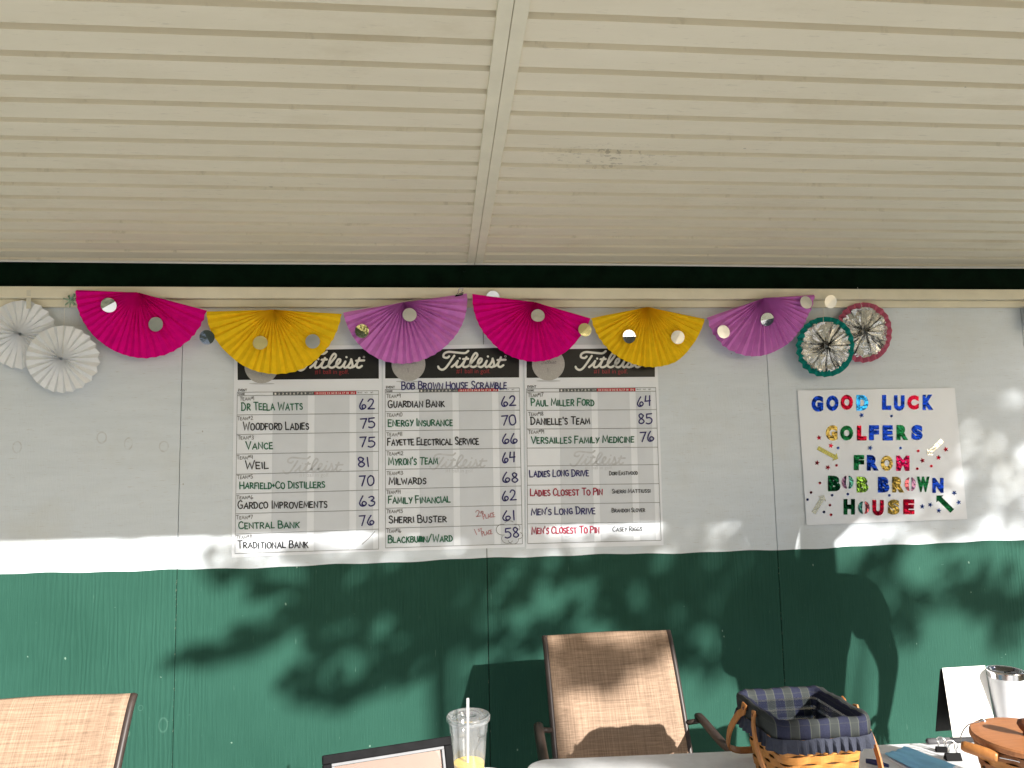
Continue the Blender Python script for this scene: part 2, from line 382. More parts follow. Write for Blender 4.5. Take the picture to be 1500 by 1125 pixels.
# beam, split at the joint under the ceiling batten
xj = .1686
for x0, x1 in ((BX0, xj+.012), (xj+.014, BX1)):
    b = MB(); b.box((x0,.006,Z_LEDGE+.001), (x1,.02,Z_BEAM)); b.build('beam', M['beam'], bld)
b = MB(); b.box((xj-.06,.001,Z_LEDGE+.004), (xj+.075,.0055,Z_BEAM-.006))
for x in (xj-.045, xj+.055):
    for z in (Z_LEDGE+.025, Z_BEAM-.025):
        q = len(b.v); b.tube([(x,.001,z),(x,-.006,z)], .006, 8)
b.build('joint_plate', M['beam'], bld)
# ceiling planks: V-grooved boards running along the wall
def zc(y): return Z_BEAM + .013 - CEIL_S*y
def ceiling(x0, x1, ph):
    b = MB(); prof = []
    y = -.012 - ph; step = .0993; prof.append((0.0, 0.0))
    while y > -EAVE + .05:
        prof += [(y+.0062, -.0045), (y+.0046, .017), (y+.0040, .036), (y+.0018, .036), (y+.0012, .020), (y-.0105, 0)]
        y -= step
    prof.append((-EAVE, 0))
    n = 14
    for j in range(n+1):
        x = x0+(x1-x0)*j/n
        for (yy, h) in prof:
            b.v.append(Vector((x, yy + .002*math.sin(1.3*x+2*yy), zc(yy)+h+.0016*math.sin(1.9*x+3*yy)*(1 if 0 < j < n else 0))))
    m_ = len(prof)
    for j in range(n):
        for i in range(m_-1): b.f.append((j*m_+i, (j+1)*m_+i, (j+1)*m_+i+1, j*m_+i+1))
    return b.build('ceiling_planks', M['ceiling'], bld)
ceiling(BX0, xj-.001, .0015); ceiling(xj+.001, XR, .001)
b = MB()
for x0, x1 in ((xj-.034, xj-.0006), (xj+.0006, xj+.034)):
    ys = [0-i*.2 for i in range(14)]; ys[-1] = -EAVE+.01
    for y0, y1 in zip(ys[:-1], ys[1:]):
        pass
    b.add([(x0,-.02,zc(-.02)-.010),(x1,-.02,zc(-.02)-.010),(x1,ys[-1],zc(ys[-1])-.010),(x0,ys[-1],zc(ys[-1])-.010),
           (x0,-.02,zc(-.02)+.004),(x1,-.02,zc(-.02)+.004),(x1,ys[-1],zc(ys[-1])+.004),(x0,ys[-1],zc(ys[-1])+.004)],
          [(0,1,2,3),(0,4,5,1),(1,5,6,2),(2,6,7,3),(3,7,4,0)])
b.build('ceiling_batten', M['trim'], bld, bevel=.002)
b = MB(); n = 30
for x0, x1 in ((BX0, xj-.002), (xj, XR)):
    pts = [(x0+(x1-x0)*i/n, -.006, Z_BEAM+.004+.002*math.sin(2.3*(x0+(x1-x0)*i/n))) for i in range(n+1)]
    b.tube(pts, .0055, 8)
b.build('ceiling_edge_trim', M['trimwhite'], bld, smooth=True)
b = MB(); e = -EAVE
b.add([(BX0,.1,zc(.1)+.03),(XR,.1,zc(.1)+.03),(XR,e-.03,zc(e)+.03),(BX0,e-.03,zc(e)+.03),
       (BX0,.1,zc(.1)+.22),(XR,.1,zc(.1)+.22),(XR,e-.03,zc(e)+.16),(BX0,e-.03,zc(e)+.16)],
      [(0,1,2,3),(4,7,6,5),(0,4,5,1),(1,5,6,2),(2,6,7,3),(3,7,4,0)])
b.build('roof', simple('grey_shingle', (.12,.11,.10), .9, var=.3), bld)
b = MB(); b.box((BX0,e-.055,zc(e)-.02), (XR,e-.032,zc(e)+.17)); b.box((XR+.002,e-.03,zc(0)+.0), (XR+.025,.1,zc(e)+.17)); b.build('fascia', M['trim'], bld)
for x in (-4.6, 3.1):
    b = MB(); b.box((x-.05,e+.05,0), (x+.05,e+.15,zc(e+.1)-.002)); b.build('post', M['trim'], bld)
# dark fixture at the right edge of the view
p0 = W(1508, 466); b = MB()
b.box((p0.x-.02,-.09,p0.z-.05), (p0.x+.10,-.001,p0.z+.045)); b.box((p0.x-.03,-.10,p0.z+.046), (p0.x+.11,-.001,p0.z+.058))
b.tube([(p0.x+.04,-.05,p0.z-.051),(p0.x+.04,-.05,p0.z-.075)], [.03,.02], 12)
tag(b.build('wall_lantern', M['clipblack'], loc=p0, bevel=.003), 'dark box-shaped fixture on the white wall at the right end of the ledge', 'lantern')

# ------------------------------------------------------------------ flat print helpers (all laid out on the wall plane)
_cnt = [0]
def ribbon(mb, pts, wd, off):
    _cnt[0] += 1; off = off + .00003*(_cnt[0] % 24)
    P = [Vector((p[0], p[1])) for p in pts]; Q = [P[0]]
    for p in P[1:]:
        if (p-Q[-1]).length > .02: Q.append(p)
    if len(Q) < 2: return
    P = Q; k = len(P); h = wd/2; L = []; 
    d0 = (P[0]-P[1]).normalized(); d1 = (P[-1]-P[-2]).normalized()
    rows = [(P[0]+d0*h*.8, Vector((-d0.y, d0.x))*-.45*h)]
    for i in range(k):
        a = (P[i]-P[i-1]).normalized() if i else (P[1]-P[0]).normalized()
        c = (P[i+1]-P[i]).normalized() if i < k-1 else a
        na = Vector((-a.y, a.x)); ncc = Vector((-c.y, c.x)); m_ = na+ncc
        if m_.length < .3: m_ = na
        m_.normalize(); s = h/max(.5, m_.dot(na)); rows.append((P[i], m_*s))
    rows.append((P[-1]+d1*h*.8, Vector((-d1.y, d1.x))*.45*h))
    n0 = len(mb.v)
    for c_, n_ in rows:
        for q in (c_+n_, c_-n_): mb.v.append(W(q.x, q.y, off))
    for i in range(len(rows)-1):
        a = n0+2*i; mb.f.append((a, a+1, a+3, a+2))
def poly(mb, pts, off):
    n0 = len(mb.v); mb.v += [W(x, y, off) for x, y in pts]; mb.f.append(tuple(range(n0, n0+len(pts))))
def S(*p): return ('s', p)
def L_(*p): return ('l', p)
G = {
'A': (.74, [L_((0,0),(.36,1),(.74,0)), L_((.13,.36),(.62,.36))]),
'B': (.6, [L_((0,0),(0,1)), S((0,1),(.36,.99),(.5,.78),(.34,.56),(0,.53)), S((0,.53),(.42,.52),(.6,.27),(.42,.03),(0,0))]),
'C': (.62, [S((.6,.85),(.42,1),(.15,.88),(0,.5),(.12,.12),(.38,0),(.64,.15))]),
'D': (.64, [L_((.03,0),(.03,1)), S((-.06,1),(.36,.95),(.64,.5),(.4,.07),(-.04,0))]),
'E': (.52, [L_((.5,1),(0,1),(0,0),(.52,0)), L_((0,.52),(.42,.52))]),
'F': (.5, [L_((.52,1),(0,1),(0,0)), L_((0,.54),(.42,.54))]),
'G': (.66, [S((.6,.87),(.4,1),(.12,.86),(0,.48),(.12,.1),(.38,0),(.62,.12)), L_((.62,.1),(.62,.44),(.36,.44))]),
'H': (.62, [L_((0,0),(0,1)), L_((.62,0),(.62,1)), L_((0,.5),(.62,.5))]),
'I': (.1, [L_((.05,0),(.05,1))]), 'J': (.5, [S((.45,1),(.45,.3),(.25,0),(0,.2))]),
'K': (.6, [L_((0,0),(0,1)), L_((.58,1),(.02,.46)), L_((.16,.6),(.6,0))]),
'L': (.5, [L_((0,1),(0,0),(.52,0))]),
'M': (.84, [L_((0,0),(.1,1),(.42,.2),(.74,1),(.84,0))]), 'N': (.68, [L_((0,0),(.03,1),(.64,0),(.68,1))]),
'O': (.72, [S((.36,1),(.1,.87),(0,.5),(.12,.1),(.38,0),(.63,.13),(.72,.5),(.6,.88),(.34,1))]),
'P': (.56, [L_((0,0),(.02,1)), S((-.05,1),(.36,.98),(.55,.75),(.36,.5),(0,.47))]),
'R': (.62, [L_((0,0),(.02,1)), S((-.05,1),(.36,.98),(.55,.76),(.36,.53),(0,.48)), L_((.2,.48),(.64,0))]),
'S': (.54, [S((.52,.86),(.32,1),(.08,.88),(.1,.62),(.4,.46),(.52,.22),(.32,0),(.02,.1))]),
'T': (.66, [L_((0,1),(.68,1)), L_((.34,1),(.33,0))]), 'U': (.64, [S((0,1),(.02,.3),(.3,0),(.58,.25),(.62,1))]),
'V': (.66, [L_((0,1),(.34,0),(.68,1))]), 'W': (.95, [L_((0,1),(.22,0),(.48,.75),(.72,0),(.97,1))]),
'X': (.6, [L_((0,1),(.6,0)), L_((.6,1),(0,0))]), 'Y': (.62, [L_((0,1),(.3,.48)), L_((.64,1),(.2,0))]), 'Z': (.6, [L_((0,1),(.6,1),(0,0),(.6,0))]),
'+': (.3, [L_((0,.45),(.3,.45)), L_((.15,.25),(.15,.65))]), "'": (.08, [L_((.06,1.02),(.02,.78))]), '/': (.5, [L_((0,-.05),(.5,1.05))]), '.': (.1, [L_((.04,0),(.06,.03))]),
'#': (.42, [L_((.02,.72),(.42,.76)), L_((0,.52),(.4,.56)), L_((.14,.4),(.18,.95)), L_((.26,.42),(.3,.95))]),
'0': (.6, [S((.3,1),(.06,.8),(0,.45),(.1,.08),(.32,0),(.55,.2),(.6,.55),(.5,.9),(.26,1))]), '1': (.14, [L_((.06,1),(.08,0))]),
'2': (.6, [S((.02,.78),(.2,1),(.45,.95),(.5,.7),(.28,.3),(0,.02)), L_((0,.02),(.62,.03))]), '3': (.5, [S((.03,.9),(.3,1),(.48,.8),(.2,.53)), S((.2,.53),(.52,.4),(.45,.08),(.15,0),(0,.12))]),
'4': (.58, [L_((.1,1),(.02,.45),(.56,.5)), L_((.5,1),(.44,0))]), '5': (.6, [L_((.58,1),(.1,.96),(.06,.58)), S((.06,.58),(.36,.62),(.58,.4),(.5,.1),(.22,-.02),(0,.08))]),
'6': (.58, [S((.32,1),(.1,.6),(0,.25),(.14,0),(.42,.02),(.58,.24),(.46,.42),(.28,.38),(.22,.18),(.34,.03))]), '7': (.56, [L_((0,.98),(.56,1),(.2,0))]),
'8': (.52, [S((.44,.86),(.24,1),(.06,.84),(.16,.6),(.42,.42),(.52,.2),(.3,0),(.04,.12),(.08,.36),(.34,.58),(.46,.8),(.4,.9))]),
'9': (.5, [S((.46,.8),(.26,1),(.03,.8),(.12,.55),(.44,.68),(.47,.9)), L_((.47,.9),(.42,0))]),
}
def hand(mb, text, x0, y0, x1, y1, h, wd, off, small=.80, jit=1.7):
    """handwritten capitals between two baseline points, in photo pixels"""
    items = []; x = 0
    for ch in text:
        if ch == ' ': x += .38; continue
        sc = small if ch.islower() else 1.0
        g = G[ch.upper()]; items.append((g, x, sc)); x += g[0]*sc + .20
    tot = x - .20; ux = (x1-x0)/tot
    ang = math.atan2(y1-y0, x1-x0)
    for g, gx, sc in items:
        r = (rnd()-.5)*.07*jit; dy = (rnd()-.5)*.06*jit; s2 = sc*(1+(rnd()-.5)*.06*jit)
        for typ, pts in g[1]:
            P = [(p[0]*sc + r*p[1] + (rnd()-.5)*.025*jit, p[1]*s2 + dy + (rnd()-.5)*.025*jit) for p in pts]
            if typ == 's': P = [(q.x, q.y) for q in smooth_path([(a_, b_, 0) for a_, b_ in P], 5)]
            out = [(x0 + (gx+a_)*ux + b_*h*math.sin(ang), y0 + (gx+a_)*ux*math.tan(ang) - b_*h) for a_, b_ in P]
            ribbon(mb, out, wd, off)
def bfont(mb, text, x0, y0, x1, y1, off, bold=0.0, res=3):
    """plain printed letters filling the box x0..x1, baseline y0, cap top y1 (photo pixels)"""
    cu = bpy.data.curves.new('tmp', 'FONT'); cu.body = text; cu.offset = bold; cu.resolution_u = res
    o = bpy.data.objects.new('tmp', cu); C.objects.link(o)
    me = o.to_mesh(); vs_ = [v.co.copy() for v in me.vertices]; fs = [tuple(p.vertices) for p in me.polygons]
    o.to_mesh_clear(); bpy.data.objects.remove(o); bpy.data.curves.remove(cu)
    xa = min(v.x for v in vs_); xb = max(v.x for v in vs_); ya = min(v.y for v in vs_); yb = max(v.y for v in vs_)
    n0 = len(mb.v)
    for v in vs_: mb.v.append(W(x0+(v.x-xa)/(xb-xa)*(x1-x0), y0+(v.y-ya)/(yb-ya)*(y1-y0), off))
    mb.f += [tuple(i+n0 for i in f) for f in fs]

# ------------------------------------------------------------------ scoreboards
# logo strokes traced in a 1500 px wide close-up (10.714 px per photo px)
LOGO = [[(305,180),(270,205),(215,190),(225,140),(290,112),(400,120),(500,130),(560,128),(605,95)],
        [(385,170),(345,230),(290,310),(240,370),(190,392),(145,370),(130,340)],
        [(440,250),(400,300),(340,350)], [(440,250),(415,320),(430,350),(480,335),(540,260),(575,200)],
        [(575,195),(530,290),(520,335),(555,350),(610,325),(690,240),(745,165),(720,130),(680,170),(640,260),(635,325),(680,350),(735,325),(800,270),(815,225),(785,220),(755,270),(755,325),(800,350),(850,320),(895,250)],
        [(520,225),(605,220)], [(895,250),(870,320),(890,350),(935,320),(975,260),(985,215)],
        [(985,215),(1000,270),(1005,320),(975,350),(930,340)], [(1000,345),(1050,315),(1100,240),(1115,195)], [(1115,195),(1075,290),(1075,335),(1110,348),(1155,320)], [(1060,240),(1190,235)],
        [(466,212),(472,216)], [(908,182),(914,186)]]
def script_logo(mb, fx, fy, wd, off):
    for st in LOGO:
        P = smooth_path([(x, y, 0) for x, y in st], 5) if len(st) > 2 else [Vector((x, y, 0)) for x, y in st]
        ribbon(mb, [(fx(q.x, q.y), fy(q.x, q.y)) for q in P], wd, off)

ZS = 3.516
def board(ox, g, band, paper, ball, logo_dx, logo_dy, label, names, teams, scores, extra=()):
    """ox: close-up origin; g: row lines (left x/right x top and bottom, left ys, right ys) in close-up px"""
    X = lambda zx: ox + zx/ZS
    Y = lambda zy: 500 + zy/ZS
    P = lambda zx, zy: (X(zx), Y(zy))
    c = W(*P((paper[0][0]+paper[1][0])/2, paper[2][1]))
    t = thing('scoreboard', c, label, 'scoreboard', 'paper scoreboards on the wall')
    b = MB(); q = [P(*z) for z in paper]; n = 14      # paper with very slight waves
    for j in range(n+1):
        for i in range(n+1):
            u, v = i/n, j/n
            x = (q[0][0]*(1-u)+q[1][0]*u)*(1-v) + (q[3][0]*(1-u)+q[2][0]*u)*v
            y = (q[0][1]*(1-u)+q[1][1]*u)*(1-v) + (q[3][1]*(1-u)+q[2][1]*u)*v
            b.v.append(W(x, y, .0022))
    for j in range(n):
        for i in range(n): a = j*(n+1)+i; b.f.append((a, a+n+1, a+n+2, a+1))
    b.build('paper', M['paper'], t, solid=.0012)
    b = MB(); poly(b, [P(*z) for z in band], .0034); b.build('header_band', M['black'], t)
    (xl0, xr0, xl1, xr1, LY, RY) = g
    def gx(u, k):                                    # u: 0..1 across, k: 0..1 down
        return (xl0*(1-k)+xl1*k)*(1-u) + (xr0*(1-k)+xr1*k)*u
    y0, y1 = (LY[0]+RY[0])/2, (LY[-1]+RY[-1])/2
    def gy(u, r): return LY[r]*(1-u) + RY[r]*u
    b = MB()
    for u0, u1 in ((.252,.500), (.548,.795), (.843,.962)):
        poly(b, [P(gx(u0,.02), gy(u0,1)), P(gx(u1,.02), gy(u1,1)), P(gx(u1,1), gy(u1,-1)), P(gx(u0,1), gy(u0,-1))], .0034)
    b.build('column_shading', M['shade'], t)
    b = MB(); u0, u1, u2 = .252, .545, .843
    poly(b, [P(gx(u0,0), gy(u0,0)), P(gx(u1,0), gy(u1,0)), P(gx(u1,0), gy(u1,1)), P(gx(u0,0), gy(u0,1))], .0040)
    st = b.build('hole_strip', M['strip'], t, label='dark grey strip numbering holes 1 to 9')
    d = MB()
    for i, s_ in enumerate('123456789'):
        u = u0+.012+i*.0265; bfont(d, s_, X(gx(u,0)), Y(gy(u,1))-.9, X(gx(u+.012,0)), Y(gy(u,0))+1.2, .0043, .01, 2)
    bfont(d, 'OUT', X(gx(.508,0)), Y(gy(.5,1))-1.2, X(gx(.538,0)), Y(gy(.5,0))+1.4, .0043, .0, 1)
    d.build('hole_numbers', M['logo'], st)
    b = MB(); poly(b, [P(gx(u1,0), gy(u1,0)), P(gx(u2,0), gy(u2,0)), P(gx(u2,0), gy(u2,1)), P(gx(u1,0), gy(u1,1))], .0040)
    st = b.build('hole_strip', M['redstrip'], t, label='red strip numbering holes 10 to 18')
    d = MB()
    for i in range(9):
        u = u1+.012+i*.0268; bfont(d, str(10+i), X(gx(u,0)), Y(gy(u,1))-.9, X(gx(u+.018,0)), Y(gy(u,0))+1.2, .0043, .02, 1)
    bfont(d, 'IN', X(gx(.805,0)), Y(gy(.8,1))-1.0, X(gx(.83,0)), Y(gy(.8,0))+1.3, .0043, .01, 1)
    d.build('hole_numbers', M['logo'], st)
    b = MB()
    for s_, ua, ub in (('GROSS', .850, .885), ('HCP', .903, .923), ('NET', .943, .963)):
        bfont(b, s_, X(gx(ua,0)), Y(gy(ua,1))-1.9, X(gx(ub,0)), Y(gy(ub,0))+1.6, .0043, .01, 1)
    b.build('total_headings', M['black'], t); b = MB()
    bfont(b, 'NAME', X(xl0+5), Y(LY[1])-1.2, X(xl0+38), Y(LY[0])+1.0, .0043, .02, 1)
    b.build('name_heading', M['black'], t); b = MB()
    bfont(b, 'EVENT', X(xl0+4), Y(LY[0])-1.6, X(xl0+50), Y(LY[0])-5.2, .0043, .02, 1)
    b.build('event_heading', M['black'], t)
    b = MB()
    for r in range(len(LY)):
        ribbon(b, [P(gx(0, (gy(0,r)-y0)/(y1-y0)), gy(0,r)), P(gx(1, (gy(1,r)-y0)/(y1-y0)), gy(1,r))], .75, .0046)
    for u in (0, 1): ribbon(b, [P(gx(u,0), gy(u,0)), P(gx(u,1), gy(u,-1))], .6, .0046)
    b.build('grid_lines', M['line'], t)
    # golf ball picture on the header
    bx, by, br = X(ball[0]), Y(ball[1]), ball[2]/ZS
    b = MB(); poly(b, [(bx+.2+.75*br*math.cos(a_), by+br*1.02+1.3*math.sin(a_)) for a_ in [i*math.pi/16 for i in range(32)]], .0040)
    b.build('ball_shadow_print', M['wm'], t)  # shadow under the ball, drawn in grey as part of the print
    b = MB(); poly(b, [(bx+br*math.cos(i*math.pi/24), by+br*math.sin(i*math.pi/24)) for i in range(48)], .0048)
    o = b.build('golf_ball_picture', None or ballmat, t)
    d = MB(); fx = lambda x, y: bx-br*.45 + (x-130)/1060*br*.95
    fy = lambda x, y: by-br*.02 - br*.28 + (y-95)/300*br*.30
    script_logo(d, fx, fy, .55, .0052)
    ribbon(d, [(bx-.8, by+br*.22), (bx-.4, by+br*.48)], .7, .0052)
    d.build('ball_lettering', M['ink_grey'], o)
    # header logo and slogan
    b = MB(); fx = lambda x, y: 630 + x/10.714 + logo_dx
    fy = lambda x, y: 505 + y/10.714 + logo_dy
    script_logo(b, fx, fy, 3.2, .0052)
    for i in range(1): ribbon(b, [(fx(1185+14*math.cos(a_), 0), fy(0, 182+14*math.sin(a_))) for a_ in [j*math.pi/5 for j in range(11)]], .5, .0052)
    b.build('logo_script', M['logo'], t)
    b = MB(); bfont(b, '#1 ball in golf.', fx(415,0), fy(0,470), fx(945,0), fy(0,378), .0050, -.004, 3); b.build('slogan', M['slogan'], t)
    # pale watermark in the middle rows
    b = MB(); ym = gy(.5, 5)
    sx = (gx(.75,.4)-gx(.33,.4))/1060
    fx = lambda x, y: X(gx(.33,.4) + (x-130)*sx)
    fy = lambda x, y: Y(gy(.5,5) - 6 + (y-350)*sx*1.02)
    script_logo(b, fx, fy, 2.5, .0037)
    bfont(b, '#1 ball in golf.', fx(415,0), fy(0,470), fx(945,0), fy(0,378), .0037, -.004, 2); b.build('watermark', M['wm'], t)
    for (s_, x0, b0, x1, b1, h, col) in names:
        d = MB(); hand(d, s_, X(x0), Y(b0), X(x1), Y(b1), h/ZS, 1.6 if h > 28 else .85, .0056, jit=1.7 if h > 28 else .8); d.build('team_name', M['ink_'+col], t)
    for (s_, x0, b0, x1) in teams:
        d = MB(); hand(d, s_, X(x0), Y(b0), X(x1), Y(b0-2), 19/ZS, .8, .0056, .78); d.build('team_number', M['ink_grey'], t)
    for (s_, x0, b0, x1) in scores:
        d = MB(); hand(d, s_, X(x0), Y(b0), X(x1), Y(b0-3), 50/ZS, 1.9, .0056, jit=1.1); d.build('score', M['ink_navy'], t)
    for fn in extra: fn(t, X, Y)
    return t
k = NT('golf_ball_print'); v = k.coord()
vo = k.n('TexVoronoi', {'Vector': v, 'Scale': 150.0})
dm = k.n('MapRange', {0: vo.outputs['Distance'], 1: .2, 2: .55})
k.set(col=k.mix(k.math('MULTIPLY', dm.outputs[0], .45), (.50,.49,.47), (.36,.35,.34)), rough=.5); ballmat = k.m

def slash(t, X, Y):
    d = MB(); ribbon(d, [(X(705), Y(1045)), (X(735), Y(1018)), (X(770), Y(980))], .9, .0056); d.build('score', M['ink_grey'], t, label='thin slanted dash instead of a score')
board(330, (62, 789, 50, 790, [263,280,379,480,581,685,786,888,993,1093], [254,273,371,467,567,665,765,868,967,1070]),
      [(62,52),(790,37),(791,192),(64,199)], [(47,27),(805,18),(812,1080),(32,1115)], (187,128,88), -207.5, 1.0,
      'paper scoreboard on the left listing teams 1 to 8, behind yellow fan',
      [('Dr Teela Watts',85,355,398,352,40,'green'),('Woodford Ladies',93,456,430,453,40,'black'),('Vance',107,556,244,553,38,'green'),('Weil',103,658,222,655,40,'black'),
       ('Harfield+Co Distillers',76,760,513,754,37,'green'),('Gardco Improvements',66,861,525,856,38,'black'),('Central Bank',70,965,381,960,37,'green'),('Traditional Bank',66,1067,427,1062,37,'black')],
      [('Team#1',75,305,148),('Team#2',62,406,143),('Team#3',65,506,145),('Team#4',60,608,142),('Team#5',62,708,142),('Team#6',58,813,142),('Team#7',57,916,142),('Team#8',55,1018,137)],
      [('62',692,350,768),('75',697,447,772),('75',693,545,770),('81',686,648,740),('70',693,744,766),('63',693,848,768),('76',692,948,765)], [slash])
def place_notes(t, X, Y):
    d = MB()
    hand(d, '2', X(520), Y(906), X(541), Y(902), 30/ZS, .9, .0056); hand(d, 'nd', X(540), Y(888), X(557), Y(884), 14/ZS, .7, .0056); hand(d, 'Place', X(557), Y(917), X(615), Y(902), 26/ZS, .9, .0056)
    d.build('place_note', M['ink_pale'], t)
    d = MB()
    hand(d, '1', X(519), Y(996), X(524), Y(994), 28/ZS, .9, .0056); hand(d, 'st', X(530), Y(980), X(550), Y(976), 16/ZS, .7, .0056); hand(d, 'Place', X(550), Y(1002), X(602), Y(990), 24/ZS, .9, .0056)
    d.build('place_note', M['ink_pale'], t)
    d = MB(); A = lambda cx, cy, r, a0, a1: [(X(cx+r*math.cos(math.radians(q))), Y(cy-r*.85*math.sin(math.radians(q)))) for q in range(a0, a1+1, 15)]
    for arc in (A(655,970,33,75,290), A(690,950,30,50,150), A(722,960,22,-40,120), A(738,1000,20,-100,70), A(710,1022,26,-170,10), A(680,1015,30,150,330)): ribbon(d, arc, .7, .0056)
    d.build('cloud_doodle', M['ink_grey'], t)
    d = MB()
    for dx in (0, 5, 10, 15, 21, 27): ribbon(d, [(X(222+dx), Y(1032)), (X(226+dx), Y(1008))], 1.5, .0062)
    d.build('scribble', M['ink_green'], t)
board(550, (50, 741, 52, 757, [248,265,362,461,561,660,761,860,963,1064], [240,257,355,452,550,648,745,843,943,1043]),
      [(50,47),(740,31),(740,186),(50,191)], [(37,26),(757,12),(768,1060),(38,1083)], (170,118,87), -.3, 0,
      'middle paper scoreboard listing teams 9 to 16 with the event name written on top',
      [('Bob Brown House Scramble',135,246,675,242,38,'navy'),('Guardian Bank',66,341,355,337,37,'black'),('Energy Insurance',66,438,397,434,36,'green'),('Fayette Electrical Service',63,536,532,530,36,'black'),("Myron's Team",68,636,320,633,37,'green'),
       ('Milwards',70,736,260,734,36,'black'),('Family Financial',67,836,385,829,36,'green'),('Sherri Buster',70,935,365,930,36,'black'),('Blackburn/Ward',66,1038,397,1030,36,'green')],
      [('Team#9',57,291,130),('Team#10',58,389,137),('Team#11',58,489,137),('Team#12',58,588,142),('Team#13',58,689,140),('Team#14',57,786,130),('Team#15',57,885,140),('Team#16',57,985,132)],
      [('62',650,333,722),('70',650,433,724),('66',655,527,730),('64',655,625,720),('68',657,727,733),('62',655,820,725),('61',657,923,718),('58',668,1012,738)], [place_notes])
board(760, (40, 705, 46, 733, [245,262,356,452,550,642,741,840,940,1042], [238,257,352,447,545,635,733,830,930,1025]),
      [(40,42),(700,34),(701,183),(40,188)], [(28,20),(712,14),(745,1050),(38,1068)], (152,118,84), 201, .3,
      'paper scoreboard on the right with three teams and the drive and pin winners',
      [('Paul Miller Ford',65,333,388,330,37,'green'),("Danielle's Team",63,430,365,426,37,'black'),('Versailles Family Medicine',65,527,592,520,36,'green'),('Ladies Long Drive',57,698,360,693,35,'navy'),
       ('Ladies Closest To Pin',60,796,430,790,35,'red'),("Men's Long Drive",65,894,393,887,35,'navy'),("Men's Closest To Pin",68,992,415,985,35,'red'),
       ('Dori Eastwood',467,689,612,686,20,'black'),('Sherri Mattiussi',480,783,677,779,21,'black'),('Brandon Slover',480,881,650,878,21,'black'),('Casey Riggs',485,979,635,976,24,'black')],
      [('Team#17',48,286,125),('Team#18',50,384,125),('Team#19',50,476,130)],
      [('64',612,333,680),('85',618,425,688),('76',625,517,695)])

# ------------------------------------------------------------------ good luck poster
PZ = 4.686
def PX(x, y): return (1150+x/PZ, 550+y/PZ)
pc = W(*PX(700, 1005))
post = thing('poster', pc, 'white card poster wishing golfers luck in shiny foil letters', 'poster')
b = MB(); cor = [PX(85,103), PX(1163,85), PX(1250,985), PX(148,1027)]; n = 10
for j in range(n+1):
    for i in range(n+1):
        u, v = i/n, j/n
        x = (cor[0][0]*(1-u)+cor[1][0]*u)*(1-v)+(cor[3][0]*(1-u)+cor[2][0]*u)*v
        y = (cor[0][1]*(1-u)+cor[1][1]*u)*(1-v)+(cor[3][1]*(1-u)+cor[2][1]*u)*v
        b.v.append(W(x, y, .0045+.0012*(2*v-1)**2*abs(2*u-1)))
for j in range(n):
    for i in range(n): a = j*(n+1)+i; b.f.append((a, a+n+1, a+n+2, a+1))
b.build('board', M['paper'], post, solid=.002)
FO = {c: mat_foil('foil_'+nm, col, .16, 1.0, 26, 1.0) for c, nm, col in (
    ('B','royal_blue',(.004,.022,.22)), ('C','sky_blue',(.02,.22,.60)), ('R','red',(.20,.003,.018)), ('G','green',(.005,.065,.026)), ('Y','olive_gold',(.20,.155,.045)), ('L','light_green',(.16,.33,.05)), ('M','wine',(.22,.005,.05)), ('P','mauve',(.20,.11,.22)), ('T','grey_teal',(.05,.20,.19)), ('K','dusty_rose',(.35,.09,.13)), ('S','silver',(.8,.8,.8)), ('N','navy',(.01,.03,.16)))}
def pl(mb, pts, off): poly(mb, [PX(*p) for p in pts], off)
OFF = .0072
def foil_letter(ch, col, x0, y0, x1, y1):
    if ch == '0':                                 # round letter cut as two curved halves
        for s, c in ((-1, col[0]), (1, col[1])):
            cx, cy = (x0+x1)/2, (y0+y1)/2; a, h = (x1-x0)/2, (y1-y0)/2
            out = [(cx+s*a*math.cos(q), cy+h*math.sin(q)) for q in [math.radians(-72+144*i/14) for i in range(15)]]
            inn = [(cx+s*(a*.02+a*.28*math.cos(q)), cy+h*.93*math.sin(q)) for q in [math.radians(72-144*i/14) for i in range(15)]]
            b = MB(); pl(b, out+inn, OFF); b.build('letter', FO[c], post, solid=.0005)
        return
    b = MB(); pa, pb = PX(x0, y1), PX(x1, y0)
    bfont(b, ch, pa[0], pa[1], pb[0], pb[1], OFF, .074, 4)
    b.build('letter', FO[col], post, solid=.0005)
for row in ([('G','B',182,140,262,248),('O','B',283,138,367,243),('O','R',382,132,466,236),('D','C',490,134,572,241),('L','B',667,134,728,236),('U','B',748,136,820,242),('C','R',840,136,918,234),('K','B',945,132,1018,236)],
            [('G','Y',280,342,360,447),('O','G',379,344,467,446),('L','R',494,344,560,446),('F','B',577,342,645,444),('E','B',670,342,740,446),('R','G',766,340,845,443),('S','B',868,340,945,443)],
            [('F','G',472,546,543,650),('R','B',562,546,643,653),('O','Y',658,550,740,655),('M','M',764,550,854,655)],
            [('B','G',295,688,380,795),('0','PT',390,686,470,780),('B','L',492,695,572,803),('B','B',638,696,716,803),('R','Y',736,695,818,803),('0','KP',822,697,898,795),('W','G',905,694,992,800),('N','B',1012,703,1088,806)],
            [('H','G',402,848,480,955),('0','TK',502,862,580,952),('U','R',600,855,678,962),('S','Y',706,852,786,955),('E','R',812,850,888,952)]):
    for a in row: foil_letter(*a)
def star(x, y, r, c):
    b = MB(); a0 = rnd()*1.2
    pts = [(x+(r if i % 2 == 0 else r*.42)*math.sin(a0+i*math.pi/5), y-(r if i % 2 == 0 else r*.42)*math.cos(a0+i*math.pi/5)) for i in range(10)]
    pl(b, pts, OFF); b.build('star', FO[c], post, solid=.0005)
def dot(x, y, r, c):
    b = MB(); pl(b, [(x+r*math.cos(i*math.pi/7), y+r*math.sin(i*math.pi/7)) for i in range(14)], OFF); b.build('dot', FO[c], post, solid=.0005)
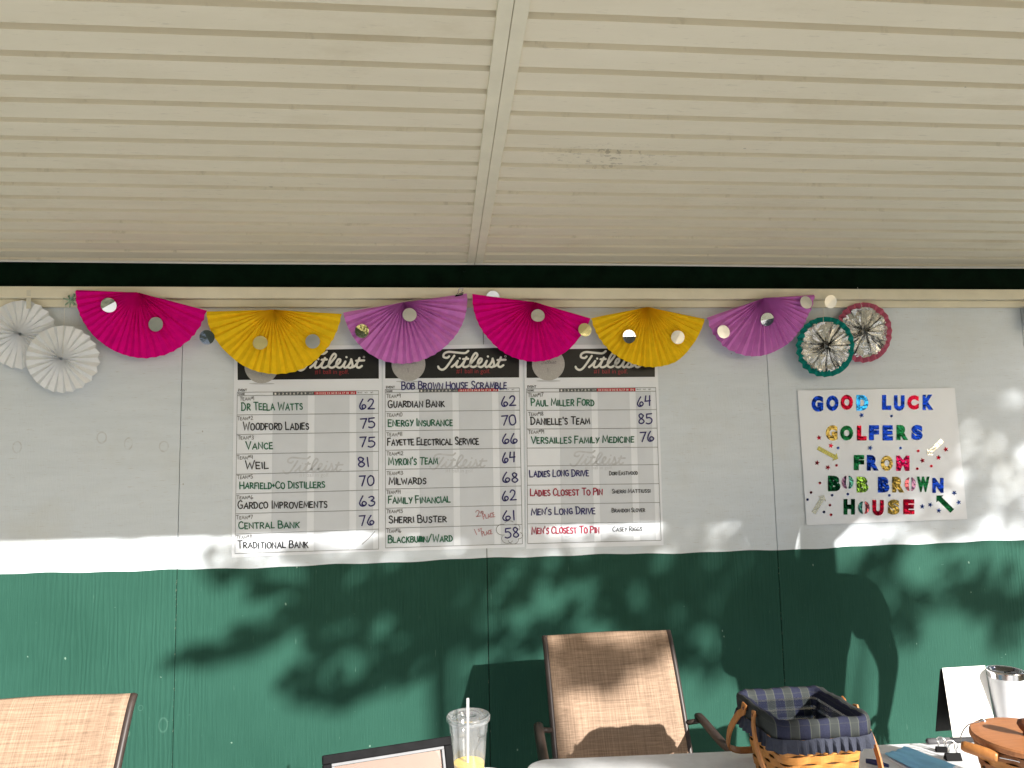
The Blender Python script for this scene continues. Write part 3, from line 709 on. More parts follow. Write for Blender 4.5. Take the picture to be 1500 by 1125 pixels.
for x, y, c in ((525,273,'N'),(585,497,'N'),(233,427,'R'),(315,482,'R'),(220,600,'R'),(294,632,'R'),(1104,507,'R'),(1054,563,'R'),(943,584,'R'),(1162,806,'N'),(1192,871,'N'),(997,888,'N'),(942,899,'N'),(1056,928,'N')): star(x, y, 19, c)
for x, y, c in ((731,278,'N'),(364,497,'N'),(793,498,'N'),(914,518,'R'),(354,617,'R'),(908,640,'R'),(1004,622,'R'),(240,738,'R'),(179,803,'R'),(154,852,'N'),(323,822,'N'),(431,814,'N'),(716,823,'N'),(308,890,'R'),(267,937,'N'),(316,956,'R')): dot(x, y, 9, c)
def arrow(x0, y0, x1, y1, wd, hw, mt):
    dx, dy = x1-x0, y1-y0; L = math.hypot(dx, dy); dx /= L; dy /= L; nx, ny = -dy, dx; hl = hw*.95
    q = lambda s, t: (x0+dx*s+nx*t, y0+dy*s+ny*t)
    b = MB(); pl(b, [q(0,wd),q(L-hl,wd),q(L-hl,hw),q(L,0),q(L-hl,-hw),q(L-hl,-wd),q(0,-wd)], OFF); b.build('arrow', mt, post, solid=.0005)
arrow(225, 497, 365, 572, 14, 30, mat_foil('gold_holo_foil', (.55,.52,.16), .2, .8, 150)); arrow(1078, 446, 976, 545, 15, 30, FO['S'])
arrow(1148, 930, 1040, 824, 17, 34, FO['G']); arrow(195, 945, 270, 822, 16, 32, mat_foil('pale_rainbow_foil', (.62,.64,.56), .25, .8, 160))

# ------------------------------------------------------------------ paper fans and rosettes
def fan_mesh(hub, edge_pts, npl, amp, off, hubr=.03, r1=1.0, r0=0.0, altr=.012, jit=.0, flat=.8):
    """pleated sheet: hub and outline points in photo px around the hub; off: distance from wall"""
    b = MB(); h = W(*hub, off); E_ = [W(*e, off)-h for e in edge_pts]
    ang = [math.atan2(e.z, e.x) for e in E_]
    for i in range(1, len(ang)):
        while ang[i]-ang[i-1] > math.pi: ang[i] -= 2*math.pi
        while ang[i]-ang[i-1] < -math.pi: ang[i] += 2*math.pi
    rad = [e.length for e in E_]
    rs = [hubr, .12, .25, .45, .7, .9, 1.0] if r0 == 0 else [r0, (r0+r1)/2, r1]
    rs = [r0+(r1-r0)*x for x in rs] if r0 == 0 else rs
    N = 2*npl
    for i in range(N+1):
        u = i/N; a = ang[0]+(ang[-1]-ang[0])*u
        a += (rnd()-.5)*jit*abs(ang[-1]-ang[0])/N
        R_ = float(np.interp(a*(1 if ang[-1] > ang[0] else -1), [x*(1 if ang[-1] > ang[0] else -1) for x in ang], rad))
        sgn = 1 if i % 2 == 0 else -1
        R_ *= 1+altr*sgn
        for r in rs:
            am = amp*(flat+(1-flat)*(1-r))*(1+jit*(rnd()-.5))*min(1, .35+r*5)
            wob = .004*math.sin(3*a+r*2)*r
            b.v.append(h + Vector((R_*r*math.cos(a), sgn*am*.5+wob - .008*(1-r), R_*r*math.sin(a))))
    m_ = len(rs)
    for i in range(N):
        for j in range(m_-1): b.f.append((i*m_+j, i*m_+j+1, (i+1)*m_+j+1, (i+1)*m_+j))
    return b, h
GF = 'pleated half fans of the garland along the ledge'
fans = [((203,429),[(112,424),(114,452),(126,478),(150,503),(180,519),(212,525),(250,517),(284,491),(302,455)],'magenta','magenta pleated half fan hanging at the left end of the garland'),
        ((401,454),[(303,456),(306,478),(318,500),(338,522),(365,540),(404,548),(445,540),(475,515),(492,488),(500,459)],'yellow','yellow pleated half fan hanging between magenta and purple fans over the left scoreboard'),
        ((592,443),[(503,459),(510,480),(528,507),(558,527),(590,533),(625,525),(655,505),(677,475),(684,430)],'purple','purple pleated half fan hanging over the middle scoreboard'),
        ((783,443),[(692,432),(697,465),(715,495),(745,520),(783,530),(822,520),(848,495),(865,467)],'magenta','magenta pleated half fan hanging between the middle and right scoreboards'),
        ((948,450),[(866,467),(875,490),(893,513),(920,530),(955,538),(990,530),(1012,508),(1025,488),(1033,466)],'yellow','yellow pleated half fan hanging over the top right of the right scoreboard'),
        ((1118,437),[(1036,466),(1044,487),(1062,508),(1085,519),(1108,522),(1140,512),(1168,488),(1184,462),(1194,431)],'purple','purple pleated half fan hanging at the right end of the garland')]
for hub, ed, m_, lab in fans:
    npl = 23
    b, h = fan_mesh(hub, ed, npl, .016 if m_ == 'purple' else .012, .062, hubr=.008, altr=.002, jit=.55)
    o = tag(b.build('paper_fan', M[m_], loc=h, solid=.0004), lab, 'paper fan', GF)
# garland string
b = MB(); pts = [(105,434),(112,424),(203,428),(302,455),(401,452),(501,459),(592,442),(688,430),(783,442),(866,467),(948,448),(1034,466),(1118,435),(1196,429)]
P3 = [W(x, y-1, .062) for x, y in pts]; Q3 = []
for a, c in zip(P3[:-1], P3[1:]): Q3 += [a.lerp(c, i/4) for i in range(4)]
b.tube(Q3+[P3[-1]], .0008, 6)
b.tube([W(688,430,.06), W(690,424,.045)], .0008, 6); b.tube([W(1196,429,.06), W(1200,424,.045)], .0008, 6)
tag(b.build('garland_string', M['string'], loc=P3[6]), 'thin pale string carrying the paper fans along the ledge', 'string')

def rosette(hub, rx, ry, npl, amp, off, mt, name_sheet, t, r0=0.0, r1=1.0, jit=.1, altr=.02, hubr=.05, flat=.85, seed=0):
    random.seed(seed)
    ed = [(hub[0]+rx*math.cos(q), hub[1]+ry*math.sin(q)) for q in [math.radians(-90+360*i/36) for i in range(37)]]
    b, h = fan_mesh(hub, ed, npl, amp, off, hubr, r1, r0, altr, jit, flat)
    m_ = len(b.v)//(2*npl+1)                           # close the circle exactly
    for j in range(m_): b.v[2*npl*m_+j] = b.v[j].copy()
    return b.build(name_sheet, mt, t, solid=.0004)
random.seed(11)
t = thing('paper_rosette', W(34,490,.03), 'white pleated rosette at the left edge half behind another', 'rosette', 'white paper rosettes')
rosette((31,490), 52, 50, 22, .015, .03, M['whitepaper'], 'pleated_disc', t, seed=3)
b = MB(); b.add([W(39,425,.045), W(45,425,.045), W(45.5,452,.035), W(38.5,452,.035)], [(0,3,2,1)]); b.build('tape_strip', M['tape'], t, solid=.0004)
t = thing('paper_rosette', W(92,526,.06), 'white pleated rosette hanging in front on the left, wholly in view', 'rosette', 'white paper rosettes')
rosette((91.5,526), 53, 49, 22, .015, .062, M['whitepaper'], 'pleated_disc', t, seed=5)
b = MB(); b.tube([W(92,526,.072), W(92.5,490,.078), W(93.5,478,.072), W(95,437,.05), W(101,428,.046)], .0007, 6); b.tube([W(95,437,.05), W(82,452,.03)], .0006, 6); b.build('hanging_string', M['string'], t)
for (hub, rx, ry, rim, off, sd, lab, sx) in (((1265,487), 42, 44, 'pinkrim', .03, 8, 'silver foil rosette with dusty pink rim, partly behind the teal one', (1258,426)), ((1209,508), 43, 44, 'teal', .062, 9, 'silver foil rosette with teal rim hanging above the poster', (1205,436))):
    t = thing('foil_rosette', W(*hub, off), lab, 'rosette', 'foil rosettes by the right end of the garland')
    rosette(hub, rx, ry, 24, .016, off, M[rim], 'paper_rim', t, r0=.80, r1=1.0, jit=.1, altr=.012, flat=.8, seed=sd)
    rosette(hub, rx, ry, 30, .014, off+.004, M['foil'], 'foil_centre', t, r1=.84, jit=1.9, altr=.02, flat=.9, seed=sd+20)
    b = MB(); b.tube([W(hub[0]-1,hub[1]+2,off+.014), W(hub[0]-3,hub[1]-40,off+.014), W(sx[0]+1,sx[1]+14,.05), W(sx[0],sx[1],.045), W(sx[0]-2,sx[1]-5,.04)], .0008, 6); b.build('hanging_string', M['string'], t)
random.seed(21)
discs = [(159,447,'mirror',.10,.25,'on the upper left of the leftmost magenta fan'),(228,475,'satin',-.1,.05,'in the middle of the leftmost magenta fan'),(303,494,'mirror',.05,.2,'hanging between the leftmost magenta fan and the yellow fan'),
 (381,502,'goldfoil',.05,-.15,'low on the left yellow fan'),(458,500,'satin',.0,.1,'right of centre on the left yellow fan'),(530,485,'goldfoil',-.15,.15,'on the left side of the left purple fan'),(600,461,'satin',.05,-.1,'near the hub of the left purple fan'),
 (722,436,'satin',.0,.35,'lying against the ledge above the right magenta fan'),(788,462,'mirror',-.05,-.25,'near the hub of the right magenta fan'),(857,483,'goldfoil',.1,-.1,'at the right tip of the right magenta fan, its gold a painted yellow reflection'),(922,493,'mirror',.12,.1,'on the left side of the right yellow fan'),  # disc at the magenta fan's tip: yellow reflection put into its gold colour
 (993,494,'satin',-.05,.1,'on the right side of the right yellow fan'),(1060,486,'satin',.1,-.05,'on the left side of the right purple fan'),(1124,468,'mirror',-.05,.3,'in the middle of the right purple fan'),(1181,443,'satin',.1,-.12,'at the right tip of the right purple fan'),(1217,442,'satin',.05,.2,'on the ledge above the teal rosette')]
for (x, y, m_, tx, tz, where) in discs:
    off = .084 if y > 439 else .06
    c = W(x, y, off); r = .0285; b = MB(); n = 18; cr = rnd()*math.pi
    R3 = Matrix.Rotation(tz, 3, 'X') @ Matrix.Rotation(tx, 3, 'Z')
    fold = .10 if m_ != 'satin' else .03
    for s in (1, -1):
        vs_ = []
        for i in range(n+1):
            q = math.pi*i/n; u, v_ = math.cos(q)*r, s*math.sin(q)*r
            vs_.append(c + R3 @ Vector((u*math.cos(cr)-v_*math.sin(cr), abs(v_)*fold, u*math.sin(cr)+v_*math.cos(cr))))
        b.add(vs_, [tuple(range(n+1)) if s == 1 else tuple(range(n, -1, -1))])
    nm = {'mirror': 'mirror silver foil disc ', 'satin': 'dull silver foil disc ', 'goldfoil': 'pale gold foil disc '}[m_]
    tag(b.build('foil_disc', M[m_], loc=c, solid=.0005), nm+where, 'foil disc', 'foil discs on the garland')
# ribbon tuft, clip
b = MB(); c0 = W(104,440,.05)
for i in range(16):
    a = rnd()*6.28; L = .012+.022*rnd(); d = Vector((math.cos(a)*.6, -.3*rnd(), math.sin(a))).normalized(); s = d.cross(Vector((0,1,0))).normalized()*.004
    b.add([c0-s, c0+s, c0+d*L+s*.6, c0+d*L-s*.6], [(0,1,2,3)])
tag(b.build('ribbon_tuft', M['greenfoil'], loc=c0), 'small green and silver ribbon tuft at the left end of the garland', 'ribbon')
def binder_clip(c, u, v, up, wd, name='binder_clip'):
    u, v, up = Vector(u).normalized(), Vector(v).normalized(), Vector(up).normalized()
    t = thing(name, c, '', 'clip'); c = Vector(c)
    b = MB(); h = wd*.42; d = wd*.48                     # triangular prism spring
    for s in (-1, 1):
        b.v += [c+u*s*wd/2 - v*d/2, c+u*s*wd/2 + v*d/2, c+u*s*wd/2 + v*.08*d + up*h, c+u*s*wd/2 - v*.08*d + up*h]
    b.f += [(0,1,2,3),(7,6,5,4),(0,4,5,1),(1,5,6,2),(2,6,7,3),(3,7,4,0)]
    b.build('spring_body', M['clipblack'], t, bevel=wd*.03)
    for s in (-1, 1):
        b = MB(); q = c+up*h
        pp = [(-.28,0),(-.22,.35),(-.30,.62),(-.22,.85),(0,.92),(.22,.85),(.30,.62),(.22,.35),(.28,0)]
        path = smooth_path([q+u*wd*x + up*wd*z*.75 + v*s*(.05*d+z*wd*.24) for x, z in pp], 4)
        b.tube(path, wd*.035, 8); b.build('wire_handle', M['chrome'], t, smooth=True)
    return t
t = binder_clip(W(672,434,.052), (1,0,.25), (0,1,0), (.2,-.5,.6), .034)
t['label'] = 'small black clip holding the garland to the ledge above the left purple fan'

# ------------------------------------------------------------------ chairs
def make_chair():
    t = thing('patio_chair', (0,0,0), '', 'chair', 'sling patio chairs')
    prof = smooth_path([(0,.030,.970),(0,-.002,.93),(0,-.075,.80),(0,-.130,.69),(0,-.178,.59),(0,-.222,.50),(0,-.272,.425),(0,-.35,.392),(0,-.5,.40),(0,-.64,.425),(0,-.70,.418),(0,-.735,.385)], 4)
    b = MB(); n = 16; hw = .224
    for i, p in enumerate(prof):
        nrm = Vector((0, 1, .35)).normalized() if p.z > .44 else Vector((0, .25, -1)).normalized()
        for j in range(n+1):
            u = 2*j/n-1; sag = .018*(1-u*u)
            dz = -.006*(1-u**4) if i == 0 else 0
            b.v.append(Vector((hw*u, p.y, p.z+dz)) + nrm*sag)
    for i in range(len(prof)-1):
        for j in range(n): a = i*(n+1)+j; b.f.append((a, a+1, a+n+2, a+n+1))
    b.build('sling', M['sling'], t, smooth=True, solid=.003)
    for s in (-1, 1):
        b = MB(); b.tube([(s*.2285, p.y+.004, p.z-.004) for p in prof], .0105, 12)
        b.build('side_rail', M['bronze'], t, smooth=True)
        b = MB(); ap = smooth_path([(s*.276,-.120,.705),(s*.280,-.135,.712),(s*.290,-.30,.690),(s*.300,-.47,.688),(s*.300,-.60,.676),(s*.298,-.655,.63)], 5)
        b.tube(ap, .0165, 12, flat=.75); b.tube([(s*.232,-.125,.695),(s*.276,-.140,.705)], .009, 8)
        b.build('armrest', M['bronze'], t, smooth=True)
        b = MB(); b.tube(smooth_path([(s*.298,-.655,.632),(s*.292,-.64,.40),(s*.290,-.68,.02),(s*.290,-.685,.002)], 5), .013, 10); b.build('leg', M['bronze'], t, smooth=True)
        b = MB(); b.tube(smooth_path([(s*.246,-.33,.395),(s*.262,-.12,.20),(s*.275,.02,.02),(s*.276,.03,.002)], 5), .013, 10); b.build('leg', M['bronze'], t, smooth=True)
        b = MB(); b.tube([(s*.292,-.645,.38),(s*.246,-.33,.375)], .010, 8); b.build('side_brace', M['bronze'], t, smooth=True)
    for y, z in ((-.42,.375), (-.655,.385)):
        b = MB(); b.tube([(-.246,y,z),(.246,y,z)], .010, 8); b.build('cross_brace', M['bronze'], t, smooth=True)
    return t
ch = make_chair(); ch.location = (.609, -.392, 0)
ch['label'] = 'tan sling patio chair in the middle, facing out from the green wall with dappled shade'
c2 = copy_tree(ch); c2.location = (-1.088, -.855, 0); c2['label'] = 'tan sling patio chair in full sun at the lower left corner'

# ------------------------------------------------------------------ tables
TZ = .74
def table(x0, x1, y0, y1, rot, pivot, label, rad=.07):
    t = thing('folding_table', (pivot[0], pivot[1], 0), label, 'table', 'white folding tables')
    R3 = Matrix.Rotation(rot, 3, 'Z'); pv = Vector((pivot[0], pivot[1], 0))
    tr = lambda x, y, z: pv + R3 @ (Vector((x, y, 0))-pv) + Vector((0, 0, z))
    out = []
    for cx, cy, a0 in ((x1-rad,y1-rad,0),(x0+rad,y1-rad,90),(x0+rad,y0+rad,180),(x1-rad,y0+rad,270)):
        out += [(cx+rad*math.cos(math.radians(a0+q)), cy+rad*math.sin(math.radians(a0+q))) for q in range(0, 91, 10)]
    b = MB(); n = len(out)
    b.add([tr(x,y,TZ-.034) for x,y in out]+[tr(x,y,TZ) for x,y in out], [tuple(range(n))[::-1], tuple(range(n, 2*n))]+[(i,(i+1)%n,(i+1)%n+n,i+n) for i in range(n)])
    b.build('tabletop', M['tabletop'], t, bevel=.006)
    for x in (x0+.18, x1-.18):
        for y in (y0+.12, y1-.12):
            b = MB(); b.tube([tr(x,y,TZ-.036), tr(x,y,.001)], .0125, 10); b.build('leg', M['greysteel'], t, smooth=True)
        b = MB(); b.tube([tr(x,y0+.135,.15), tr(x,y1-.135,.15)], .010, 8); b.build('leg_brace', M['greysteel'], t, smooth=True)
    return t
table(.245, 1.80, -1.62, -.862, -.045, (.30,-.865), 'long white folding table on the right carrying the baskets')
table(-.74, .192, -1.80, -.892, .0, (-.3,-1.3), 'white folding table at bottom centre under the cup and the picture frame')

# ------------------------------------------------------------------ cup of juice
cz = TZ+.001; cc = T(686, 1046, TZ+.188); cc = Vector((cc.x, cc.y, cz))
cup = thing('drink_cup', cc, 'clear plastic cup with flat lid and straw, a little orange juice left', 'cup')
H = .176; r0, r1 = .037, .0525
b = MB(); b.lathe([(0,.002),(r0*.95,.002),(r0,.006),(r0+(r1-r0)*.30,H*.30),(r0+(r1-r0)*.60,H*.60),(r0+(r1-r0)*.78-.001,H*.80),(r0+(r1-r0)*.78+.0015,H*.81),(r0+(r1-r0)*.83,H*.86),(r0+(r1-r0)*.83+.0018,H*.87),(r1-.001,H*.93),(r1+.001,H*.94),(r1+.002,H)], cc)
b.build('cup_body', M['clear'], cup, smooth=True)
b = MB(); b.lathe([(r1+.0035,H-.006),(r1+.006,H-.004),(r1+.0065,H+.006),(r1+.004,H+.010),(r1+.001,H+.010),(r1-.003,H+.004),(r1-.010,H+.003),(r1-.014,H+.009),(.018,H+.010),(.014,H+.006),(.0052,H+.006)], cc)
b.build('lid', M['clear'], cup, smooth=True)
b = MB(); b.lathe([(0,.004),(r0*.93,.004),(r0-.001,.008),(r0+(r1-r0)*.36-.0015,H*.36),(0,H*.36)], cc); b.build('juice', M['juice'], cup, smooth=False)
b = MB(); b.tube([cc+Vector((-.004,.0,.02)), cc+Vector((-.001,0,H+.052))], .0036, 14); b.build('straw', M['straw'], cup, smooth=True)

# ------------------------------------------------------------------ picture frame leaning back
A = Vector(T(472,1107,TZ+.225)); Bp = Vector(T(660,1078,TZ+.225))
ux = (Bp-A).normalized(); wdt = (Bp-A).length; face = Vector((ux.y, -ux.x, 0)); lean = math.radians(23)
dn = (Vector((0,0,-1))*math.cos(lean) + face*math.sin(lean)).normalized(); nr = ux.cross(dn).normalized(); nr = -nr if nr.dot(face) < 0 else nr
hgt = (.225)/math.cos(lean)
base = A + ux*wdt/2 + dn*hgt; fr = thing('picture_frame', base, 'black framed peach picture leaning back beside the cup', 'picture frame')
pt = lambda u, v, d=0: A + ux*u + dn*v + nr*d
def bar(mb, u0, v0, u1, v1, d0, d1):
    c_ = pt((u0+u1)/2, (v0+v1)/2, (d0+d1)/2); mb.obox(c_, ux*(u1-u0)/2, dn*(v1-v0)/2, nr*(d1-d0)/2)
bw = .0185
b = MB(); bar(b, 0,0,wdt,bw,-.012,.006); bar(b, 0,hgt-bw,wdt,hgt,-.012,.006); bar(b, 0,bw+.0002,bw,hgt-bw-.0002,-.012,.006); bar(b, wdt-bw,bw+.0002,wdt,hgt-bw-.0002,-.012,.006); b.build('frame_border', M['frame'], fr, bevel=.002)
b = MB(); i0 = bw+.0005; bar(b, i0,i0,wdt-i0,i0+.006,-.008,.003); bar(b, i0,hgt-i0-.006,wdt-i0,hgt-i0,-.008,.003); bar(b, i0,i0+.0062,i0+.006,hgt-i0-.0062,-.008,.003); bar(b, wdt-i0-.006,i0+.0062,wdt-i0,hgt-i0-.0062,-.008,.003); b.build('inner_lip', M['bevelgrey'], fr, bevel=.001)
b = MB(); j0 = i0+.0065; bar(b, j0,j0,wdt-j0,hgt-j0,-.010,-.006); pic = b.build('picture', M['peach'], fr)
b = MB(); R_ = .06                                    # dark rounded corner and small marks on the picture
for (cu_, cv_, du, dv) in ((wdt-j0-.0005, j0+.0005, -1, 1),):
    n0 = [pt(cu_, cv_, -.0055)]
    for i in range(9):
        q = math.radians(90*i/8); n0.append(pt(cu_+du*R_*.28*(1-math.sin(q)), cv_+dv*R_*(1-math.cos(q)), -.0055))
    b.add(n0, [tuple(range(len(n0)))])
for (u, v, w_, a_) in ((.56,.12,.011,.1),(.76,.24,.012,-.35),(.80,.235,.010,.1),(.24,.10,.02,-.1)):
    c_ = pt(wdt*u, hgt*v+.01, -.0052); dvec = (ux*math.cos(a_)+dn*math.sin(a_))*w_/2; nn = (dn*math.cos(a_)-ux*math.sin(a_))*.0014
    b.add([c_-dvec-nn, c_+dvec-nn, c_+dvec+nn, c_-dvec+nn], [(0,1,2,3)])
b.build('picture_marks', M['knob'], pic)
b = MB(); bar(b, i0+.0003,i0+.0003,wdt-i0-.0003,hgt-i0-.0003,-.0035,-.002); b.build('glass', M['glass'], fr)
b = MB(); s0 = pt(wdt/2,hgt*.25,-.013); s1 = Vector((s0.x, s0.y, TZ+.001)) - face*.07
b.obox((s0+s1)/2, ux*.03, (s1-s0)/2, ((s1-s0).cross(ux)).normalized()*.0015); b.build('easel_stand', M['frame'], fr)

# ------------------------------------------------------------------ rectangular basket with plaid liner
def rring(hx, hy, rad, n=7, m=10):                    # rounded rectangle, returns list of (x,y,nx,ny)
    out = []
    for (cx, cy, a0) in ((hx-rad,hy-rad,0),(-hx+rad,hy-rad,90),(-hx+rad,-hy+rad,180),(hx-rad,-hy+rad,270)):
        for i in range(n+1):
            q = math.radians(a0+90*i/n); out.append((cx+rad*math.cos(q), cy+rad*math.sin(q), math.cos(q), math.sin(q)))
        nx_, ny_ = [(-hx+rad,hy,0,1),(-hx,-hy+rad,-1,0),(hx-rad,-hy,0,-1),(hx,hy-rad,1,0)][int(a0/90)][:2], None
        lx, ly, lnx, lny = out[-1]
        for i in range(1, m):
            u = i/m; out.append((lx+(nx_[0]-lx)*u, ly+(nx_[1]-ly)*u, lnx, lny))
    return out
RZ = TZ+.205
qa, qb, qc, qd = T(1075,1012,RZ), T(1180,1006,RZ), T(1268,1049,RZ), T(1145,1057,RZ)
bc = (qa+qb+qc+qd)/4 + Vector((.012, 0, 0)); exd = ((qb-qa)+(qc-qd)).normalized(); ang = math.atan2(exd.y, exd.x)
hx0 = ((qb-qa).length+(qc-qd).length)/4; hy0 = ((qa-qd).length+(qb-qc).length)/4
bk = thing('picnic_basket', (bc.x, bc.y, TZ), 'woven wood basket with navy plaid cloth liner and two drooping handles', 'basket')
Rb = Matrix.Rotation(ang, 3, 'Z'); BO = Vector((bc.x, bc.y, TZ))
def bp(x, y, z): return BO + Rb @ Vector((x, y, z))
HB = .20
def taper(z): return .80+.20*z/HB
def loop_faces(b, base, n, k):
    for i in range(k-1):
        for j in range(n): j2 = (j+1) % n; b.f.append((base+i*n+j, base+i*n+j2, base+(i+1)*n+j2, base+(i+1)*n+j))
hx, hy = hx0+.006, hy0-.008
rowh = .0215
def weave(bp_, shape, rows, z0, rowh, matset, parent, amp=.0035, stakes=22):
    for par in (0, 1):
        b = MB()
        for r in range(rows):
            if r % 2 != par: continue
            za, zb_ = z0+r*rowh+.0012, z0+(r+1)*rowh-.0012
            base = len(b.v); prof = shape((za+zb_)/2); n = len(prof)
            for zz, dd in ((za, 0), (za, .0022), (zb_, .0022), (zb_, 0)):
                pr = shape(zz); tot = 0; 
                for i, (x, y, nx, ny, s_) in enumerate(pr):
                    o_ = amp*math.sin(2*math.pi*s_*stakes/2 + r*math.pi)
                    b.v.append(bp_(x+nx*(dd+o_), y+ny*(dd+o_), zz))
            loop_faces(b, base, n, 4)
        b.build('woven_splints', matset[par], parent)
def rect_shape(z):
    s = taper(z); pr = rring(hx*s, hy*s, .018, 5, 22); out = []; L = 0
    P_ = [(p[0], p[1]) for p in pr]; ds = [math.hypot(P_[i][0]-P_[i-1][0], P_[i][1]-P_[i-1][1]) for i in range(len(P_))]; tot = sum(ds); acc = 0
    for i, p in enumerate(pr):
        if i: acc += ds[i]
        out.append((*p, acc/tot))
    return out
weave(bp, rect_shape, 8, .004, rowh, (M['splint'], M['splint']), bk, stakes=26)
b = MB(); pr0 = [rring(hx*taper(z)-.004, hy*taper(z)-.004, .018, 5, 6) for z in (.003, .172)]
n = len(pr0[0]); base = 0
for pr, z in zip(pr0, (.003, .172)): b.v += [bp(x, y, z) for x, y, _, _ in pr]
loop_faces(b, 0, n, 2); b.f.append(tuple(range(n))[::-1]); b.build('inner_stakes', M['stake'], bk)
# liner: inside face, rim roll and outer flap
b = MB(); lay = [(-.017,.10),(-.015,.15),(-.011,.188),(-.003,.2035),(.010,.206),(.0155,.200),(.019,.185),(.022,.160)]
for k_, (d, z) in enumerate(lay):
    for i, (x, y, nx, ny) in enumerate(rring(hx*taper(min(z,HB)), hy*taper(min(z,HB)), .024, 6, 14)):
        wv = .0016*math.sin(i*.9+k_)+.0012*math.sin(i*2.3)
        b.v.append(bp(x+nx*(d+wv), y+ny*(d+wv), z+.0012*math.sin(i*.7)+.001*math.sin(i*1.9)))
n = len(rring(hx, hy, .024, 6, 14)); loop_faces(b, 0, n, len(lay))
lin = b.build('cloth_liner', M['plaid'], bk, smooth=True, solid=.0012)
lin.data.transform(Matrix.Rotation(-ang, 4, 'Z')); lin.rotation_euler.z = ang
b = MB(); pr = rring(hx*.985, hy*.985, .024, 8, 34); n = len(pr)
for k_, (d, z, am) in enumerate(((.0225,.163,.0004),(.0245,.155,.0025),(.0265,.142,.0045),(.028,.131,.006))):
    for i, (x, y, nx, ny) in enumerate(pr):
        wv = am*(1 if (i % 4) < 2 else -1)*(.7+.3*math.sin(i*1.7)); b.v.append(bp(x+nx*(d+wv), y+ny*(d+wv), z+.0015*math.sin(i*.5)))
loop_faces(b, 0, n, 4); b.build('ruffle', M['ruffle'], bk, solid=.001)
# clear insert with ridges
b = MB(); lay = []
for i in range(6): z = .185-i*.026; lay += [(-.0165-.002*i, z), (-.0205-.002*i, z-.004), (-.0205-.002*i, z-.018), (-.0165-.002*i, z-.022)]
for d, z in lay:
    for (x, y, nx, ny) in rring(hx*taper(z), hy*taper(z), .03, 6, 6): b.v.append(bp(x+nx*d, y+ny*d, z))
n = len(rring(hx, hy, .03, 6, 6)); loop_faces(b, 0, n, len(lay)); b.build('plastic_insert', M['clearin'], bk, smooth=False)
# drooping hoop handles
def hoop(fwd, ang_d, tipside):
    b = MB(); L = .185; px_ = hx+.026; a_ = math.radians(ang_d); y0 = fwd*.028; z0 = .190
    path = [(-px_, y0, z0+.012), (-px_-.004, y0+fwd*.004, z0-.01)]
    for i in range(1, 8):
        u = i/7; path.append((-px_-.004-.012*math.sin(u*math.pi), y0+fwd*(L*u*math.sin(a_)), z0-L*u*math.cos(a_)*.92))
    x_, y_, z_ = path[-1]
    cr = [(x_+(.06)*(1-math.cos(q)), y_+fwd*.04*math.sin(q)*math.sin(a_), z_-.035*math.sin(q)) for q in [math.radians(15*i) for i in range(1, 7)]]
    path += cr; path += [(-x, y, z) for x, y, z in reversed(path)]
    P_ = [Vector(p) for p in path]
    for i, p in enumerate(P_):                       # flat strip cross-section
        tng = (P_[min(i+1,len(P_)-1)]-P_[max(i-1,0)]).normalized()
        side = Vector((0, math.cos(a_), fwd*math.sin(a_)*1.0)).normalized(); side = (side - tng*side.dot(tng)).normalized(); nn = tng.cross(side)
        for s1, s2 in ((-1,-1),(1,-1),(1,1),(-1,1)): b.v.append(bp(*(p+side*s1*.0095+nn*s2*.0028)))
    loop_faces(b, 0, 4, len(P_)); n_ = 4*len(P_); b.f += [(3,2,1,0), (n_-4,n_-3,n_-2,n_-1)]
    o = b.build('handle', M['handle'], bk, bevel=.0012)
    d = MB()
    for s in (-1, 1): d.tube([bp(s*(px_-.006), y0, z0), bp(s*(px_+.006), y0, z0)], .0045, 10)
    d.build('rivet', M['knob'], o, smooth=True)
hoop(-1, 33, 1); hoop(1, 40, -1)

# ------------------------------------------------------------------ round basket with wooden lid
LZ = TZ+.165
lc = T(1512, 1079, LZ); le = T(1421.5, 1072, LZ); LR = (lc-le).length
rb = thing('lidded_basket', (lc.x, lc.y, TZ), 'round woven basket with flat orange wooden lid, knob and wire bail', 'basket')
LO = Vector((lc.x, lc.y, TZ)); lp = lambda x, y, z: LO + Vector((x, y, z))
def round_shape(z):
    r = (LR-.012)*(.80+.20*min(1, z/.15)); return [(r*math.cos(q), r*math.sin(q), math.cos(q), math.sin(q), i/120) for i, q in [(i, 2*math.pi*i/120) for i in range(120)]]
weave(lp, round_shape, 7, .004, .0205, (M['splintdark'], M['splint']), rb, stakes=30)
b = MB(); b.lathe([(0,.003),((LR-.018)*.8,.003),(LR-.018,.147),(0,.147)], LO); b.build('inner_stakes', M['stake'], rb)
b = MB(); b.lathe([(0,.150),(LR-.010,.150),(LR-.003,.151),(LR,.154),(LR,.163),(LR-.004,.167),(LR-.02,.168),(0,.168)], LO, 72); b.build('lid', M['lid'], rb)
kc = Vector((-.012,.0,0)); b = MB(); b.lathe([(0,.169),(.010,.169),(.009,.176),(.016,.184),(.021,.194),(.018,.203),(.008,.207),(0,.208)], LO+kc, 24); b.build('knob', M['knob'], rb, smooth=True)
g0 = Vector(T(1409,1092,TZ+.150)); g1 = Vector(T(1462,1109,TZ+.140)); hk = Vector(T(1440,1056,TZ+.168))
b = MB(); b.tube(smooth_path([hk+Vector((.012,.0,-.006)), hk+Vector((.002,0,.004)), hk+Vector((-.012,-.004,-.001)), hk.lerp(g0,.35)+Vector((-.020,0,.012)), hk.lerp(g0,.75)+Vector((-.016,0,.010)), g0], 6), .0016, 8)
